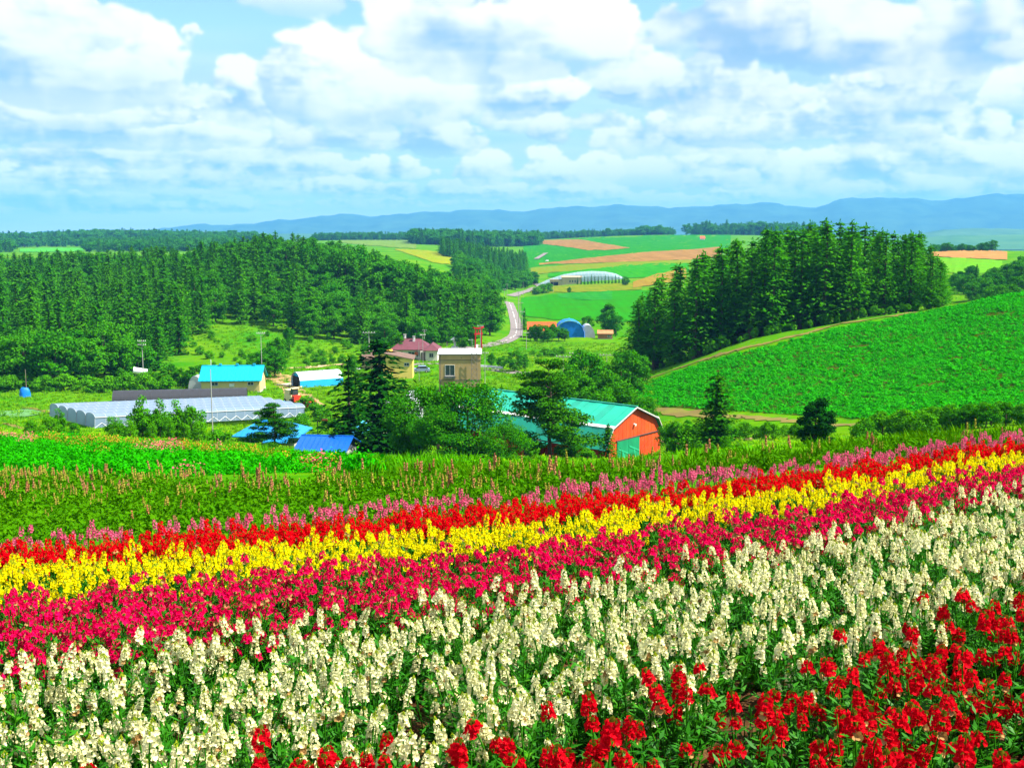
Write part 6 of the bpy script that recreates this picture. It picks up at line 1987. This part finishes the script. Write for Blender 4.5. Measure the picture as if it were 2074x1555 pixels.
# dark furrow plants in front of the rows
# tall weeds along the brow
wd = [qmesh("weed", *tuft(.55, .35, 60, .06, 1340 + i, .6), [bush_leaf]) for i in range(3)] + [qmesh("weed", *mound(.4, .5, 120, .11, 1345 + i), [bush_leaf]) for i in range(3)]
poly = [(410, 905), (560, 915), (620, 925), (700, 930), (850, 938), (980, 945), (980, 966), (850, 970), (700, 968), (560, 940), (410, 925)]
P, px, row = area_points(poly, 36, 96, .85, 55, .4)
poly = [(980, 950), (1200, 954), (1400, 936), (1600, 922), (1800, 906), (2074, 884), (2074, 897), (1800, 915), (1600, 932), (1400, 950), (1200, 966), (980, 972)]
P2, px, row = area_points(poly, 24, 80, .6, 56, .4)
n1 = len(P); P = np.concatenate([P, P2])
zs = np.concatenate([np.ones(n1), np.full(len(P2), .45)])
scat("weeds", P, wd, "wild weeds along the brow of the slope", 56, .7, 1.4, None, zs)
# meadow grass in the valley and on the slopes
gr = [qmesh("grass", *tuft(.55, .5, 46, .075, 1350 + i, .7), [M_GRASS]) for i in range(5)]
poly = [(-60, 905), (-60, 790), (350, 770), (540, 740), (380, 690), (380, 655), (560, 650), (700, 700), (1000, 690), (1300, 680), (1330, 780), (1340, 850), (1500, 870), (1700, 880), (1800, 890), (2100, 870), (2100, 890), (1700, 915), (1400, 935), (1000, 940), (700, 930), (400, 905)]
P, px, row = area_points(poly, 70, 360, 1.25, 57, .4, grow=.004)
scat("meadow_grass", P, gr, "rough meadow grass across the valley floor", 58, .7, 1.5, None, np.interp(P[:, 1], [70, 120, 200], [.3, .45, 1.0]))

# short grass on the near brow
gs = [qmesh("grass", *tuft(.22, .22, 40, .022, 1370 + i, .8), [M_LUPLEAF]) for i in range(4)]
poly = [(700, 1010), (700, 966), (980, 955), (1200, 950), (1400, 934), (1600, 920), (1800, 902), (2074, 882), (2300, 865), (2300, 900), (2074, 905), (1800, 930), (1600, 952), (1400, 975), (1200, 1000), (1000, 1025)]
P, px, row = area_points(poly, 10, 70, .34, 59, .4, grow=.02)
P = P[P[:, 1] > edge_y(0, P[:, 0]) + .5]
scat("brow_grass", P, gs, "short grass on the brow behind the pink flowers", 60, .7, 1.5)
# potato crop on the hillside
po = [qmesh("potato", *mound(.36 + .03 * i, .44, 40, .28, 1360 + i), [M_POTATO]) for i in range(6)]
poly = [(1262, 800), (1330, 768), (1400, 744), (1480, 720), (1560, 702), (1640, 680), (1720, 660), (1800, 648), (1900, 628), (1990, 608), (2074, 592), (2200, 570), (2200, 850), (2074, 848), (1980, 850), (1880, 852), (1780, 850), (1700, 846), (1600, 840), (1500, 833), (1400, 826), (1330, 822), (1290, 815)]
g = np.random.default_rng(61)
ang = math.radians(38)
A, B = np.array([math.cos(ang), math.sin(ang)]), np.array([-math.sin(ang), math.cos(ang)])
ii, jj = np.meshgrid(np.arange(-260, 420), np.arange(-110, 330))
P = ii[..., None] * A * .42 + jj[..., None] * B * .98 + np.array([60.0, 150.0])
P = P.reshape(-1, 2) + g.normal(0, .13, (P.size // 2, 2))
k = (P[:, 1] > 120) & (P[:, 1] < 209) & (P[:, 0] > 10) & (P[:, 0] < 125)
P = P[k]
z = terr(P[:, 0], P[:, 1])
px, row = project(P[:, 0], P[:, 1], z)
miss = (np.sin(P[:, 0] * .23 + P[:, 1] * .11) * np.sin(P[:, 1] * .31 - P[:, 0] * .07) > .93)
k = inpoly(px, row, poly) & ~(miss & (g.uniform(0, 1, len(px)) < .8)) & (g.uniform(0, 1, len(px)) > .03)
k &= g.uniform(0, 1, len(px)) > .05
P3 = np.concatenate([P[k], z[k][:, None] + .03], 1)
zsp = .78 + .20 * np.sin(P3[:, 0] * .9 + 2 * np.sin(P3[:, 1] * .6)) * np.sin(P3[:, 1] * .8 + np.sin(P3[:, 0] * .5)) + g.normal(0, .12, len(P3))
zsp = np.clip(zsp, .3, 1.4)
# bare soil under the crop shows through the gaps
print("POTATO", len(P3))
strip_field("potato_field", [(1270, 798, 812), (1330, 770, 824), (1480, 722, 832), (1640, 682, 843), (1800, 650, 851), (1990, 610, 850), (2074, 594, 848), (2180, 574, 848)], (0.030, 0.060, 0.004), (0.05, 0.065, 0.006), "dark earth under the potato plants", lift=.05, n=90, rows=40)
scat("potato_crop", P3, po, "dense green potato plants covering the hillside", 62, .6, 1.5, None, zsp)
# ------------------------------------------------------------------ haze: the air between here and the mountains
def build_haze():
    x0, x1, y0, y1, z0, z1 = -17000, 17000, -400, 17000, -150, 520
    V = [(x, y, z) for z in (z0, z1) for y in (y0, y1) for x in (x0, x1)]
    F = [(0, 2, 3, 1), (4, 5, 7, 6), (0, 1, 5, 4), (2, 6, 7, 3), (0, 4, 6, 2), (1, 3, 7, 5)]
    m = bpy.data.materials.new("air"); m.use_nodes = True
    g = NG(m.node_tree); g.n.clear()
    out = g.node('ShaderNodeOutputMaterial')
    pv = g.node('ShaderNodeVolumePrincipled')
    pv.inputs['Color'].default_value = (0.13, 0.49, 1.0, 1)
    pv.inputs['Density'].default_value = HAZE_DENSITY
    pv.inputs['Density Attribute'].default_value = ""
    pv.inputs['Anisotropy'].default_value = 0.0
    g.l.new(pv.outputs[0], out.inputs['Volume'])
    try: m.cycles.homogeneous_volume = True
    except Exception: pass
    o = obj("haze", mesh("haze", V, F, [m]))
    tag(o, "thin blue summer haze over the valley", None, None, "stuff")
HAZE_DENSITY = 7.5e-5
build_haze()
